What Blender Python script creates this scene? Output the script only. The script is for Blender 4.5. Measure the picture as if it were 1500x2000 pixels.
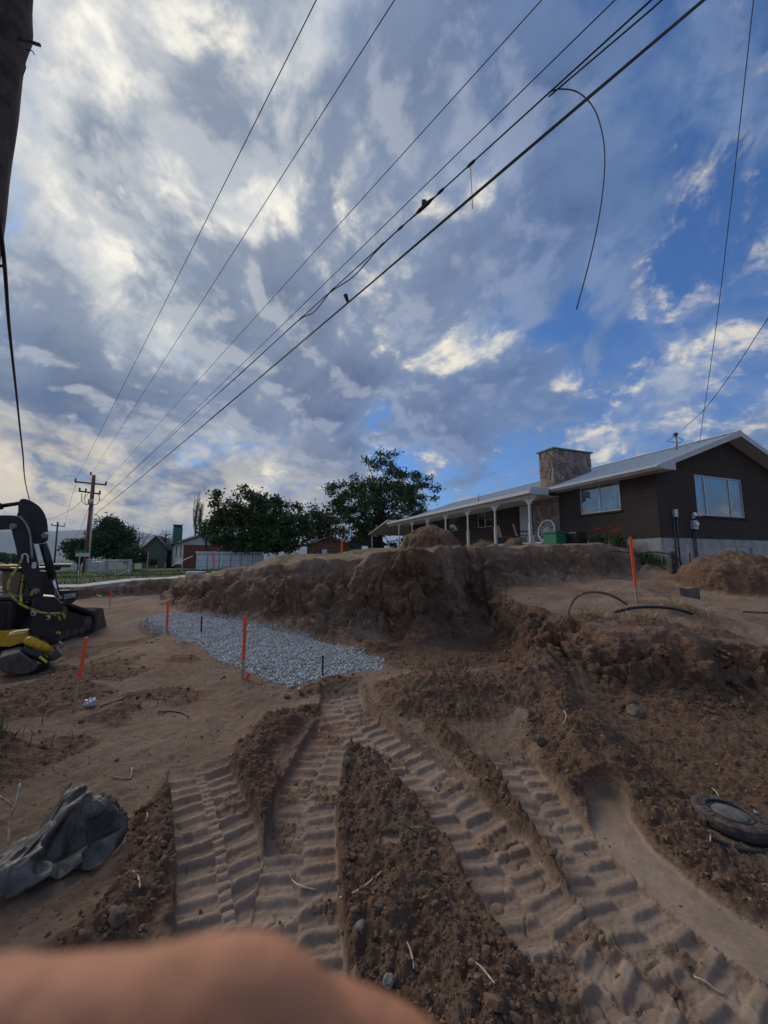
import bpy, bmesh, math, random
import numpy as np
from mathutils import Vector, Matrix, Euler

random.seed(7)
rng = np.random.default_rng(11)
for o in list(bpy.data.objects):
    bpy.data.objects.remove(o)
scene = bpy.context.scene
col = scene.collection
R = math.radians

# ------------------------------------------------------------------ camera
EYE = 1.6
PITCH = R(6.8)
FPX = 750.0
cam_d = bpy.data.cameras.new('camera')
cam = bpy.data.objects.new('camera', cam_d)
col.objects.link(cam)
cam.location = (0, 0, EYE)
cam.rotation_euler = (R(90) + PITCH, 0, 0)
cam_d.sensor_fit = 'VERTICAL'
cam_d.sensor_height = 36.0
cam_d.sensor_width = 27.0
cam_d.lens = FPX / 2000 * 36.0
cam_d.clip_start = 0.01
cam_d.clip_end = 20000
cam_d.dof.use_dof = True
cam_d.dof.focus_distance = 7.0
cam_d.dof.aperture_fstop = 3.8
scene.camera = cam

# ------------------------------------------------------------------ node helper
class NT:
    def __init__(self, tree):
        self.t = tree; self.n = tree.nodes; self.l = tree.links
    def node(self, typ, **kw):
        nd = self.n.new(typ)
        for k, v in kw.items(): setattr(nd, k, v)
        return nd
    def put(self, sock, v):
        if v is None: return
        if hasattr(v, 'is_output') or isinstance(v, bpy.types.NodeSocket): self.l.new(v, sock)
        else:
            if hasattr(sock.default_value, '__len__') and not hasattr(v, '__len__'):
                v = (v,) * len(sock.default_value)
            if hasattr(sock.default_value, '__len__') and len(sock.default_value) == 4 and len(v) == 3: v = (*v, 1)
            sock.default_value = v
    def m(self, op, a, b=None, c=None, clamp=False):
        nd = self.node('ShaderNodeMath', operation=op, use_clamp=clamp)
        for i, v in enumerate((a, b, c)): self.put(nd.inputs[i], v)
        return nd.outputs[0]
    def v(self, op, a, b=None, out=0, scale=None):
        nd = self.node('ShaderNodeVectorMath', operation=op)
        self.put(nd.inputs[0], a); self.put(nd.inputs[1], b)
        if scale is not None: self.put(nd.inputs['Scale'], scale)
        return nd.outputs[out]
    def noise(self, vec, scale, detail=6, rough=.55, dist=0.0, lac=2.0, out=0):
        nd = self.node('ShaderNodeTexNoise')
        self.put(nd.inputs['Vector'], vec); nd.inputs['Scale'].default_value = scale
        nd.inputs['Detail'].default_value = detail; nd.inputs['Roughness'].default_value = rough
        nd.inputs['Distortion'].default_value = dist; nd.inputs['Lacunarity'].default_value = lac
        return nd.outputs[out]
    def ss(self, x, a, b, lo=0.0, hi=1.0, interp='SMOOTHSTEP'):
        nd = self.node('ShaderNodeMapRange', interpolation_type=interp)
        for i, v in enumerate((x, a, b, lo, hi)): self.put(nd.inputs[i], v)
        return nd.outputs[0]
    def mix(self, f, a, b, mode='MIX'):
        nd = self.node('ShaderNodeMix', data_type='RGBA', blend_type=mode)
        self.put(nd.inputs[0], f); self.put(nd.inputs[6], a); self.put(nd.inputs[7], b)
        return nd.outputs[2]
    def sep(self, v):
        nd = self.node('ShaderNodeSeparateXYZ'); self.put(nd.inputs[0], v); return nd.outputs
    def comb(self, x, y, z):
        nd = self.node('ShaderNodeCombineXYZ')
        for i, v in enumerate((x, y, z)): self.put(nd.inputs[i], v)
        return nd.outputs[0]

def pixdir(px, py):
    dx = px - 750; dy = 1000 - py
    v = Vector((dx, FPX * math.cos(PITCH) - dy * math.sin(PITCH), FPX * math.sin(PITCH) + dy * math.cos(PITCH)))
    return v.normalized()

# ------------------------------------------------------------------ sky and sun
SUN_AZ = R(-42)          # measured from +Y towards +X
SUN_EL = R(34)
sun_dir = Vector((math.sin(SUN_AZ) * math.cos(SUN_EL), math.cos(SUN_AZ) * math.cos(SUN_EL), math.sin(SUN_EL)))
world = bpy.data.worlds.new('World'); scene.world = world
world.use_nodes = True
W = NT(world.node_tree); W.n.clear()
def build_world():
    tc = W.node('ShaderNodeTexCoord').outputs['Generated']
    d = W.v('NORMALIZE', tc)
    dx, dy, dz = W.sep(d)
    zz = W.m('ADD', W.m('MAXIMUM', dz, 0.0), 0.42)
    p = W.comb(W.m('DIVIDE', dx, zz), W.m('DIVIDE', dy, zz), 0.0)
    mp = W.node('ShaderNodeMapping'); W.put(mp.inputs['Vector'], p)
    mp.inputs['Rotation'].default_value = (0, 0, R(SKY['rot'])); mp.inputs['Scale'].default_value = (1.0, SKY['stretch'], 1)
    mp.inputs['Location'].default_value = SKY['off']
    p = W.v('SCALE', mp.outputs[0], scale=1.45)
    warp = W.noise(p, 1.3, 3, .5, 0, out=1)
    pw = W.v('ADD', p, W.v('SCALE', W.v('SUBTRACT', warp, (.5, .5, .5)), scale=.30))
    def blobs(L):
        B = None
        for (px, py, k, amp) in L:
            e = W.m('MULTIPLY', W.m('SUBTRACT', W.v('DOT_PRODUCT', d, tuple(pixdir(px, py)), out=1), 1.0), k)
            q = W.m('MULTIPLY', W.m('EXPONENT', e), amp)
            B = q if B is None else W.m('ADD', B, q)
        return B
    def puff(pp):
        a_ = W.noise(pp, 1.25, 4, .5); b_ = W.noise(pp, 4.4, 10, .60)
        return W.m('ADD', W.m('MULTIPLY', W.m('SUBTRACT', a_, .5), .85), W.m('ADD', .53, W.m('MULTIPLY', W.m('SUBTRACT', b_, .5), .60)))
    pB = W.v('ADD', pw, (4.3, 2.1, 0))
    D0 = puff(pB)
    a = SUN_AZ - R(SKY['rot'])
    D1 = puff(W.v('ADD', pB, (math.sin(a) * .07, math.cos(a) * .07, 0)))
    DB = W.m('ADD', D0, blobs(SKY['B']))
    nA = W.m('ADD', W.m('ADD', .52, W.m('MULTIPLY', W.m('SUBTRACT', W.noise(pw, .85, 5, .5), .5), .8)), W.m('MULTIPLY', W.m('SUBTRACT', W.noise(pw, 4.4, 11, .63), .5), .62))
    DA = W.m('ADD', nA, blobs(SKY['A']))
    fine = W.noise(pw, 10.0, 10, .66)
    covA = W.ss(DA, .38, .62)
    covB = W.ss(W.m('ADD', DB, W.m('MULTIPLY', W.m('SUBTRACT', fine, .5), .12)), .465, .60)
    deep = W.ss(DB, .56, .78)
    g = W.m('MAXIMUM', W.v('DOT_PRODUCT', d, tuple(pixdir(150, 300)), out=1), 0.0)
    g3 = W.m('POWER', g, 3.0)
    skyn = W.node('ShaderNodeTexSky', sky_type='NISHITA')
    skyn.sun_disc = False; skyn.sun_elevation = SUN_EL; skyn.sun_rotation = SUN_AZ
    skyn.air_density = 1.0; skyn.dust_density = .3; skyn.ozone_density = 3.0
    blue = W.mix(1.0, skyn.outputs[0], SKY['tint'], 'MULTIPLY')
    veil = W.mix(W.ss(DA, .46, .72), W.mix(g3, SKY['veil0'], SKY['veil1']), W.mix(g3, SKY['veil2'], SKY['veil3']))
    c = W.mix(covA, blue, veil)
    # lit rims where a bank thins out over bright veil
    rim = W.m('MULTIPLY', W.ss(DB, .40, .50), W.ss(DB, .60, .50))
    rim = W.m('MULTIPLY', rim, W.ss(W.m('ADD', nA, W.m('MULTIPLY', W.m('SUBTRACT', fine, .5), .5)), .47, .66))
    c = W.mix(W.m('MULTIPLY', rim, SKY['rimamt']), c, W.mix(g3, SKY['rim0'], SKY['rim1']))
    core = W.mix(deep, W.mix(g3, SKY['b0'], SKY['b1']), W.mix(g3, SKY['b2'], SKY['b3']))
    lit = W.m('SUBTRACT', D0, D1)
    core = W.mix(W.m('MULTIPLY', W.ss(lit, .0, .09), .55), core, W.mix(g3, SKY['veil0'], SKY['veil3']))
    core = W.mix(W.m('MULTIPLY', W.ss(lit, .0, -.09), .40), core, W.mix(1.0, core, (.62, .68, .78), 'MULTIPLY'))
    c = W.mix(W.m('MULTIPLY', covB, .93), c, core)
    hz = W.m('MULTIPLY', W.ss(dz, .34, .15), W.m('POWER', W.m('MAXIMUM', W.v('DOT_PRODUCT', d, tuple(pixdir(190, 960)), out=1), 0), 11))
    hz = W.m('MULTIPLY', hz, W.ss(nA, .34, .56))
    c = W.mix(W.m('MULTIPLY', hz, .85), c, (8.8, 7.4, 5.0))
    c = W.mix(W.ss(dz, .12, .0, 0, .55), c, (2.9, 3.3, 4.0))
    bg = W.node('ShaderNodeBackground'); W.put(bg.inputs[0], c); bg.inputs[1].default_value = SKY_STRENGTH
    out = W.node('ShaderNodeOutputWorld'); W.l.new(bg.outputs[0], out.inputs[0])
SKY_STRENGTH = 0.091
SKY = dict(rot=30, stretch=.9, off=(2.2, .6, 0), tint=(.34, .62, .95),
           A=[(1460, 100, 8, -.15), (130, 250, 7, .12), (1250, 600, 14, .11), (690, 800, 80, -.10), (300, 930, 16, .08), (720, 200, 14, .14), (880, 620, 30, .06), (250, 450, 20, .05), (950, 850, 30, .02), (480, 480, 60, -.05), (1330, 420, 30, -.08), (1000, 740, 60, -.08)],
           B=[(1030, 380, 13, .17), (200, 620, 14, .10), (650, 740, 40, .12), (130, 800, 30, .08), (150, 230, 12, -.15), (780, 370, 50, .12), (1260, 560, 20, -.15), (1170, 600, 50, -.08), (480, 880, 30, .06), (1420, 120, 12, -.01), (1330, 420, 40, -.07), (760, 600, 24, -.05), (620, 140, 20, .04), (330, 560, 40, .04)],
           veil0=(1.2, 2.0, 3.9), veil1=(2.7, 3.4, 4.5), veil2=(3.7, 4.1, 4.7), veil3=(5.8, 5.8, 5.7),
           rim0=(8.4, 7.4, 5.6), rim1=(9.4, 8.9, 7.7), rimamt=.95,
           b0=(.85, 1.55, 3.2), b1=(2.0, 2.45, 3.2), b2=(.36, .80, 2.05), b3=(.80, 1.15, 1.9))
build_world()
world.cycles.sampling_method = 'MANUAL'; world.cycles.sample_map_resolution = 512

sun_l = bpy.data.lights.new('sun', 'SUN'); sun_l.energy = 1.5; sun_l.angle = R(40); sun_l.color = (1, .95, .88)
sun_o = bpy.data.objects.new('sun', sun_l); col.objects.link(sun_o)
sun_o.rotation_euler = sun_dir.to_track_quat('Z', 'Y').to_euler()
vs = scene.view_settings
vs.view_transform = 'Standard'; vs.look = 'None'; vs.gamma = 1.0; vs.exposure = 0.5; vs.use_curve_mapping = False

# ------------------------------------------------------------------ pixel helpers (used to survey the place)
def at(px, py, Y):
    v = pixdir(px, py); s = Y / v.y
    return Vector((v.x * s, Y, EYE + v.z * s))
def onz(px, py, z=0.0):
    v = pixdir(px, py); s = (z - EYE) / v.z
    return Vector((v.x * s, v.y * s, z))

# ------------------------------------------------------------------ numpy noise
def _h(ix, iy, seed):
    with np.errstate(over='ignore'):
        h = ix.astype(np.int32).view(np.uint32) * np.uint32(374761393) + iy.astype(np.int32).view(np.uint32) * np.uint32(668265263) + np.uint32((seed * 974634777) & 0xffffffff)
        h = (h ^ (h >> np.uint32(13))) * np.uint32(1274126177)
        return h ^ (h >> np.uint32(16))
_GA = np.arange(64) * (2 * math.pi / 64)
_GX = np.cos(_GA).astype(np.float32) * 1.5; _GY = np.sin(_GA).astype(np.float32) * 1.5
def pn(x, y, seed=0):
    x = np.asarray(x); y = np.asarray(y)
    xi = np.floor(x); yi = np.floor(y)
    xf = (x - xi).astype(np.float32); yf = (y - yi).astype(np.float32)
    xi = xi.astype(np.int32); yi = yi.astype(np.int32)
    u = xf * xf * (3 - 2 * xf); v = yf * yf * (3 - 2 * yf)
    def g(ox, oy):
        k = (_h(xi + ox, yi + oy, seed) >> np.uint32(7)) & np.uint32(63)
        return _GX[k] * (xf - ox) + _GY[k] * (yf - oy)
    a = g(0, 0); b = g(1, 0); c = g(0, 1); e = g(1, 1)
    ab = a + u * (b - a)
    return ab + v * (c + u * (e - c) - ab)
def vn3(x, y, z, seed=0):
    xi = np.floor(x); yi = np.floor(y); zi = np.floor(z)
    xf = (x - xi).astype(np.float32); yf = (y - yi).astype(np.float32); zf = (z - zi).astype(np.float32)
    xi = xi.astype(np.int32); yi = yi.astype(np.int32); zi = zi.astype(np.int32)
    u = xf * xf * (3 - 2 * xf); v = yf * yf * (3 - 2 * yf); w = zf * zf * (3 - 2 * zf)
    def g(a, b, c): return (_h(xi + a, yi + b + (zi + c) * 57, seed) >> np.uint32(8)).astype(np.float32) * np.float32(2 / 16777216.0) - 1
    def pl(c):
        p = g(0, 0, c); q = g(1, 0, c); r = g(0, 1, c); s = g(1, 1, c)
        pq = p + u * (q - p); return pq + v * (r + u * (s - r) - pq)
    k = pl(0); return k + w * (pl(1) - k)
def worley3(x, y, z, seed=0):
    """distance to the nearest and second nearest scattered point"""
    xi = np.floor(x).astype(np.int32); yi = np.floor(y).astype(np.int32); zi = np.floor(z).astype(np.int32)
    f1 = np.full(x.shape, 9.0, np.float32); f2 = f1.copy(); k = np.float32(1 / 16777216.0)
    for a in (-1, 0, 1):
        for b in (-1, 0, 1):
            for c in (-1, 0, 1):
                h = _h(xi + a, yi + b + (zi + c) * 57, seed); h2 = _h(xi + a + 91, yi + b + (zi + c) * 57, seed + 5); h3 = _h(xi + a, yi + b + 37 + (zi + c) * 57, seed + 9)
                d = np.sqrt((xi + a + (h >> np.uint32(8)) * k - x) ** 2 + (yi + b + (h2 >> np.uint32(8)) * k - y) ** 2 + (zi + c + (h3 >> np.uint32(8)) * k - z) ** 2)
                f2 = np.minimum(f2, np.maximum(f1, d)); f1 = np.minimum(f1, d)
    return f1, f2
def fbm3(x, y, z, oct=4, seed=0, gain=.5):
    s = 0; a = 1.0
    for i in range(oct):
        s = s + a * vn3(x, y, z, seed + 19 * i); a *= gain; x = x * 2.03 + 1.7; y = y * 2.03 + 3.1; z = z * 2.03 - 2.3
    return s
def fbm(x, y, oct=4, seed=0, gain=.5, lac=2.03):
    s = np.zeros_like(x); a = 1.0
    for i in range(oct):
        s += a * pn(x, y, seed + i * 17); a *= gain; x = x * lac + 3.7; y = y * lac - 1.3
    return s
def ridge_n(x, y, oct=3, seed=0):
    s = np.zeros_like(x); a = 1.0
    for i in range(oct):
        s += a * (1 - 2 * np.abs(pn(x, y, seed + i * 13))); a *= .5; x = x * 2.1 + 1.3; y = y * 2.1 + 5.1
    return s
def billow(x, y, oct=3, seed=0):
    s = np.zeros_like(x); a = 1.0
    for i in range(oct):
        s += a * np.abs(pn(x, y, seed + i * 13)); a *= .55; x = x * 2.1 + 1.3; y = y * 2.1 + 5.1
    return s
def sst(x, a, b):
    t = np.clip((x - a) / (b - a), 0, 1); return t * t * (3 - 2 * t)
def idw(x, y, pts, p=3.0):
    num = np.zeros_like(x); den = np.zeros_like(x)
    for (a, b, c) in pts:
        w = 1.0 / ((x - a) ** 2 + (y - b) ** 2 + .15) ** (p / 2)
        num += w * c; den += w
    return num / den
def polydist(x, y, P):
    """distance, arc length and signed offset to a polyline"""
    best = np.full(x.shape, 1e9); S = np.zeros_like(x); T = np.zeros_like(x); acc = 0.0
    for (a, b) in zip(P[:-1], P[1:]):
        ex, ey = b[0] - a[0], b[1] - a[1]; L = math.hypot(ex, ey); ex /= L; ey /= L
        s = (x - a[0]) * ex + (y - a[1]) * ey
        t = -(x - a[0]) * ey + (y - a[1]) * ex
        sc = np.clip(s, 0, L)
        dd = np.hypot(s - sc, t)
        m = dd < best
        best = np.where(m, dd, best); S = np.where(m, acc + s, S); T = np.where(m, t, T)
        acc += L
    return best, S, T, acc
def G(px, py, z=0.0):
    v = onz(px, py, z); return (v.x, v.y)

# ------------------------------------------------------------------ terrain description
TOE = np.array([(-40, 8.0), (-16, 10.6), (-11.6, 14.3), (-9.3, 16.6), (-8.5, 15.2), (-6.8, 12.5), (-4.6, 10.6), (-2.6, 8.95), (-1.3, 7.95), (-.1, 7.25),
                (.7, 7.0), (1.2, 7.6), (1.7, 8.5), (2.2, 9.5), (2.9, 9.7), (5, 10.4), (6.9, 11.6), (9.0, 12.6), (9.7, 14.6), (16, 16.2), (40, 25)])
PLAT = [(-9.4, 17.2, .62), (-11.8, 15.2, .42), (-16, 11.5, .3), (-7.6, 14.8, .72), (-6, 12.6, .95), (-4, 11, 1.22), (-2.5, 10, 1.36), (-1, 8.6, 1.50), (.3, 8.2, 1.66), (1.4, 9, 1.80), (2.4, 10.2, 1.84),
        (3.2, 10.6, 1.88), (5, 12, 1.95), (7, 13.2, 2.1), (9, 14.4, 2.1), (9.3, 13.0, 1.35), (8.4, 12.6, 1.75), (6.7, 17.2, 2.24), (3, 20, 2.22), (1.6, 31, 2.25), (-3, 14, 1.74), (-1, 12, 1.72), (-6, 17, 1.22), (1, 12.5, 1.82),
        (-10, 22, .66), (-12, 30, .55), (-20, 40, -.45), (0, 20, 2.08), (-8, 26, 1.0), (-11, 28, .8), (-15, 60, -.2), (10, 40, 2.2), (0, 45, 1.8), (-19, 25, .1), (-14, 24, .45), (14, 20, 2.2), (-25, 20, 0), (-40, 30, -.6), (-8, 40, .8)]
BFRONT = np.array([(1.5, 5.9), (2.1, 5.1), (2.9, 4.45), (4.3, 4.4), (7, 4.9), (30, 7)])
BLEFT = np.array([(4.0, 2.3), (5.5, 2.05), (6.5, 2.1), (8.0, 2.25), (9.5, 2.45), (12, 2.6)])
BENCH = [(2.4, 8, .78), (2.3, 6.4, .64), (3, 5.6, .68), (3.6, 5.3, .66), (4.6, 5.5, .50), (5.5, 5.4, .36), (7, 6, .34), (5, 7.5, .76), (7, 8, .70), (6, 10, 1.02), (9, 10, .98), (9, 12.5, 1.2), (12, 13, 1.15), (4, 9.5, .92), (3, 7, .68), (12, 8, .6)]
# loose soil ridges: plan polyline, half width, height
RIDGES = [([G(600, 1395), G(540, 1430), G(500, 1490), G(512, 1580), G(535, 1700), G(545, 1830)], .13, .15),
          ([G(560, 1400), G(520, 1450), G(470, 1500)], .17, .10),
          ([G(335, 1580), G(320, 1640), G(305, 1700), G(260, 1770), G(190, 1850)], .15, .13),
          ([G(720, 1480), G(740, 1580), G(760, 1700), G(820, 1830), G(930, 2000)], .27, .13),
          ([G(760, 1760), G(850, 1960), G(880, 2100)], .30, .05),
          ([G(1030, 1290), G(1075, 1370), G(1120, 1450), G(1165, 1530)], .32, .27),
          ([G(1100, 1400), G(1200, 1500), G(1280, 1580), G(1400, 1720)], .22, .10),
          ([G(800, 1400), G(880, 1450), G(960, 1530), G(1040, 1640), G(1180, 1800)], .09, .07),
          ([G(620, 1350), G(660, 1335)], .20, .12),
          ([G(1185, 1750), G(1290, 1840), G(1400, 1905), G(1560, 1960)], .08, .06)]
MOUNDS = [(2.75, 5.75, .55, .35, .10, .3), (2.45, 6.6, .30, .45, .08, 0), (3.7, 5.45, .5, .3, .09, 0), (4.6, 5.6, .45, .25, .07, 0), (.80, 4.45, .85, .62, .26, .3), (.35, 4.75, .5, .35, .10, 0), (1.7, 4.9, .6, .6, .16, 0), (1.1, 6.0, .8, .5, .14, .4), (-.2, 6.7, .6, .3, .18, 0), (.9, 7.0, .6, .4, .22, 0),
          (-3.2, 2.9, .42, .55, .34, 0), (-3.9, 4.5, .8, .6, .12, 0)]
PILES = [(8.6, 9.6, 1.30, .80), (1.62, 13.4, 1.15, .95), (3.7, 14.5, .5, .3), (5.2, 15.6, .5, .35), (10.3, 9.3, 1.2, .45)]
LANES = [dict(P=[G(385, 1490), G(403, 1552), G(430, 1655), G(450, 1805), G(470, 2000)], w=.43, pitch=.125, cols=2, chain=True, stag=.0, slant=.10, a=.026),
         dict(P=[G(665, 1400), G(622, 1490), G(597, 1560), G(590, 1640), G(583, 1710), G(578, 1850)], w=.40, pitch=.125, cols=2, chain=False, stag=.35, slant=.10, a=.022),
         dict(P=[G(665, 1340), G(668, 1385), G(735, 1448), G(832, 1520), G(885, 1572), G(955, 1645), G(1015, 1740), G(1105, 1850), G(1230, 1960), G(1330, 2060)], w=.46, pitch=.150, cols=2, chain=False, stag=.5, slant=.16, a=.023),
         dict(P=[G(985, 1462), G(1052, 1565), G(1118, 1655), G(1190, 1740), G(1300, 1850), G(1440, 1960)], w=.37, pitch=.150, cols=2, chain=False, stag=.5, slant=.12, a=.021)]
SLAB = [G(1180, 1565), G(1212, 1640), G(1290, 1740), G(1420, 1850), G(1560, 1930)]
SLABW = [.11, .14, .20, .24, .22]
GRAV = [G(275, 1208), G(330, 1197), G(400, 1201), G(470, 1214), G(560, 1235), G(650, 1261), G(715, 1282), G(752, 1302), G(738, 1314), G(690, 1312), G(640, 1322), G(600, 1336), G(562, 1343), G(520, 1328), G(478, 1310), G(430, 1286), G(390, 1262), G(340, 1238), G(300, 1222)]

def inpoly(x, y, P):
    ins = np.zeros(x.shape, bool); n = len(P)
    for i in range(n):
        x0, y0 = P[i]; x1, y1 = P[(i + 1) % n]
        c = ((y0 > y) != (y1 > y)) & (x < (x1 - x0) * (y - y0) / (y1 - y0 + 1e-12) + x0)
        ins ^= c
    return ins
def polyedge(x, y, P):
    d, _, _, _ = polydist(x, y, list(P) + [P[0]])
    return np.where(inpoly(x, y, P), d, -d)

def terrain(x, y, fine=True):
    """height, loose, grass, compact masks over plan coordinates"""
    x = np.asarray(x, float); y = np.asarray(y, float)
    r = np.hypot(x, y)
    near = r < 60
    z = np.zeros_like(x); loose = np.zeros_like(x); grass = np.zeros_like(x); comp = np.zeros_like(x)
    # ---- excavation floor
    fl = .045 * fbm(x * .5, y * .5, 3, 3) + .018 * fbm(x * 2.1, y * 2.1, 3, 5)
    fl = fl * sst(r, .5, 3)
    fl += .07 * sst(y, 9, 15) * sst(-x, 2, 8)
    fl -= .27 * sst(-x, 4.3, 5.6) * sst(y, 4.6, 6.2) * (1 - sst(y, 9.5, 12))
    # ---- warped distances to the banks
    wx = .36 * fbm(x * .8, y * .8, 2, 21) + .06 * fbm(x * 2.6, y * 2.6, 2, 23)
    Ty = np.interp(x, TOE[:, 0], TOE[:, 1])
    Tg = (np.interp(x + .25, TOE[:, 0], TOE[:, 1]) - np.interp(x - .25, TOE[:, 0], TOE[:, 1])) / .5
    s = (y - Ty) / np.sqrt(1 + np.clip(Tg, -1.6, 1.6) ** 2)
    amp = np.where(x > 2.6, .7, 1.0) * np.where((x > 9.4) | (x < -8.8), .2, 1.0)
    s1 = s + wx * amp
    wd = np.interp(x, [-12, -9, -6, -2, 1.2, 2.4, 3.4, 9, 9.6], [.3, .45, .75, .72, .55, .45, .8, .9, .3])
    u = s1 / wd
    S = .34 * sst(u, -.5, .6) + .66 * np.clip((u - .30) / .70, 0, 1) ** .8
    zp = idw(x, y, PLAT) + .05 * fbm(x * .8, y * .8, 3, 41)
    # bench in front of the house
    Bf = np.interp(x, BFRONT[:, 0], BFRONT[:, 1]); Bl = np.interp(y, BLEFT[:, 0], BLEFT[:, 1])
    sb = np.minimum((y - Bf) * .85, (x - Bl)) + .16 * fbm(x * 1.3, y * 1.3, 3, 51) + (.07 * fbm(x * 5, y * 5, 2, 53) if fine else 0)
    ub = sb / (np.interp(y, [5.5, 7.0], [.62, .36]) * np.interp(x, [3.2, 4.8], [1.0, .8]))
    Sb = .30 * sst(ub, -.7, .6) + .70 * np.clip((ub - .20) / .80, 0, 1) ** .75
    zb = idw(x, y, BENCH) + .05 * fbm(x * 1.4, y * 1.4, 3, 61)
    low = fl * (1 - Sb) + zb * Sb
    z = low * (1 - S) + np.maximum(zp, low) * S
    face = np.clip(4 * S * (1 - S), 0, 1); faceb = np.clip(4 * Sb * (1 - Sb), 0, 1) * (1 - S)
    loose = np.maximum(.45 * face, .55 * faceb)
    # dry turf on the plateau, and green lawn further left
    grass = sst(u, 1.1, 1.6) * sst(fbm(x * 1.1, y * 1.1, 3, 71) + .35 * sst(y, 11, 16) + np.where(x > 2.4, -.5, 0), -.15, .5)
    grass = np.maximum(grass, sst(u, 1.1, 1.5) * sst(-x, 8.5, 10.0) * sst(y - Ty, .9, 1.7))
    if fine:
        # broken lumpy faces
        lum = billow(x * 2.6, y * 2.6, 4, 81) - .35
        z += (.16 * face + .12 * faceb) * lum * .6
        z += .022 * np.sin(z * 21 + 5 * fbm(x * 1.3, y * 1.3, 2, 83)) * np.maximum(face, faceb)
        # overhanging turf lip
        lip = sst(u, .80, 1.0) * (1 - sst(u, 1.0, 1.6)) * np.where(x < 3.2, 1, .6)
        z += lip * (.06 + .06 * fbm(x * 3, y * 3, 3, 85))
    # ---- spoil heaps
    pilem = np.zeros_like(x)
    for (cx, cy, rad, hh) in PILES:
        dd = np.hypot(x - cx, (y - cy)) + .10 * fbm(x * 2, y * 2, 3, 91) * rad
        k = np.clip(1 - dd / rad, 0, 1)
        z += hh * (1 - np.exp(-2.2 * k)) / (1 - math.exp(-2.2)) * sst(k, 0, .25)
        pilem = np.maximum(pilem, sst(k, 0.0, .2)); loose = np.maximum(loose, sst(k, 0.0, .2)); grass = grass * (1 - sst(k, 0, .2))
    # ---- foreground
    nf = (r < 11)
    xi, yi = x[nf], y[nf]
    zi = z[nf]; li = loose[nf]; ci = comp[nf]; gi = grass[nf]
    wobx = xi + .05 * fbm(xi * 3, yi * 3, 2, 101); woby = yi + .05 * fbm(xi * 3 + 9, yi * 3, 2, 103)
    for (cx, cy, ax, ay, hh, rot) in MOUNDS:
        ca, sa = math.cos(rot), math.sin(rot)
        q = (((wobx - cx) * ca + (woby - cy) * sa) / ax) ** 2 + ((-(wobx - cx) * sa + (woby - cy) * ca) / ay) ** 2
        e = np.exp(-q * 1.2); zi = zi + hh * e; li = np.maximum(li, sst(e, .12, .5))
    for (P, hw, hh) in RIDGES:
        dd, _, _, _ = polydist(wobx, woby, P)
        hw = hw * 1.12; e = .5 * np.exp(-(dd / hw) ** 2) + .5 * np.clip(1 - dd / (hw * 1.5), 0, 1); zi = zi + .58 * hh * e * (1 + .5 * fbm(xi * 3, yi * 3, 3, 105)); li = np.maximum(li, sst(e + .22 * fbm(xi * 5, yi * 5, 3, 107), .05, .60))
    # dark loose soil on the right-hand floor
    rf = sst(xi - .9 * (yi - 1.0) * .55, .3, .8) * sst(yi, 2.2, 2.8) * (1 - sst(yi, 4.6, 5.4)) * sst(xi, 1.4, 1.9)
    li = np.maximum(li, .75 * rf)
    li = np.maximum(li, .75 * sst(fbm(xi * .8 + 4, yi * .8, 4, 181) + .25 * sst(-xi, 2.5, 4.5), .12, .42) * sst(-xi, 1.6, 2.6) * sst(yi, 2.0, 3.2))
    li = np.maximum(li, .8 * sst(yi, 5.3, 5.9) * sst(xi, -.3, .3) * (1 - sst(yi, 7.5, 8.6)) * (xi < 2.6))
    if fine:
        cl = billow(xi * 7, yi * 7, 4, 111) - .32
        cl2 = fbm(xi * 26, yi * 26, 3, 113)
        zi = zi + li * (.042 * cl + .013 * cl2)
        zi = zi + (1 - li) * (.008 * fbm(xi * 14, yi * 14, 4, 115) + .006 * np.clip(fbm(xi * 34, yi * 34, 2, 116), 0, 1) + .010 * (billow(xi * 3.2, yi * 3.2, 3, 117) - .3))
        # drag marks on the scraped floor (left)
        zi = zi + (1 - li) * .012 * fbm((xi * .55 + yi * .9) * 1.2, (xi * .9 - yi * .5) * 7.5, 3, 119) * sst(-xi, -.2, .8) * (yi < 12)
    # smooth scraped strip
    dd, ss_, tt_, L = polydist(xi + .03 * fbm(xi * 4, yi * 4, 2, 121), yi, SLAB)
    acc = [0.0]
    for a, b in zip(SLAB[:-1], SLAB[1:]): acc.append(acc[-1] + math.hypot(b[0] - a[0], b[1] - a[1]))
    hw = np.interp(ss_, acc, SLABW)
    e = 1 - sst(dd, hw * .85, hw * 1.15)
    zi = zi * (1 - e) + e * (-.01 + .006 * fbm(xi * 5, yi * 5, 3, 123)); li = li * (1 - e); ci = np.maximum(ci, e)
    # a boot-sized square pressed flat in the middle ridge
    sqx, sqy = G(762, 1668); e = (1 - sst(np.maximum(np.abs(xi - sqx), np.abs(yi - sqy)), .050, .058))
    zi = zi * (1 - e) + e * (.055 + .002 * fbm(xi * 30, yi * 30, 2, 125)); li = li * (1 - e); ci = np.maximum(ci, e)
    # tread prints
    for k, Ld in enumerate(LANES):
        P, w = Ld['P'], Ld['w']
        jx = xi + .009 * fbm(xi * 5, yi * 5, 2, 131 + k); jy = yi + .009 * fbm(xi * 5, yi * 5, 2, 137 + k)
        dd, s_, t_, L = polydist(jx, jy, P)
        endf = sst(s_, -.05, .25) * 1.0
        ins = (1 - sst(np.abs(t_), w * .5 - .012, w * .5 + .012)) * endf * (dd < w)
        if not ins.any(): continue
        un = t_ / w
        colid = np.floor((un + .5) * Ld['cols'])
        ph = (s_ + Ld['slant'] * np.abs(t_) + colid * Ld['stag'] * Ld['pitch']) / Ld['pitch']
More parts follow.
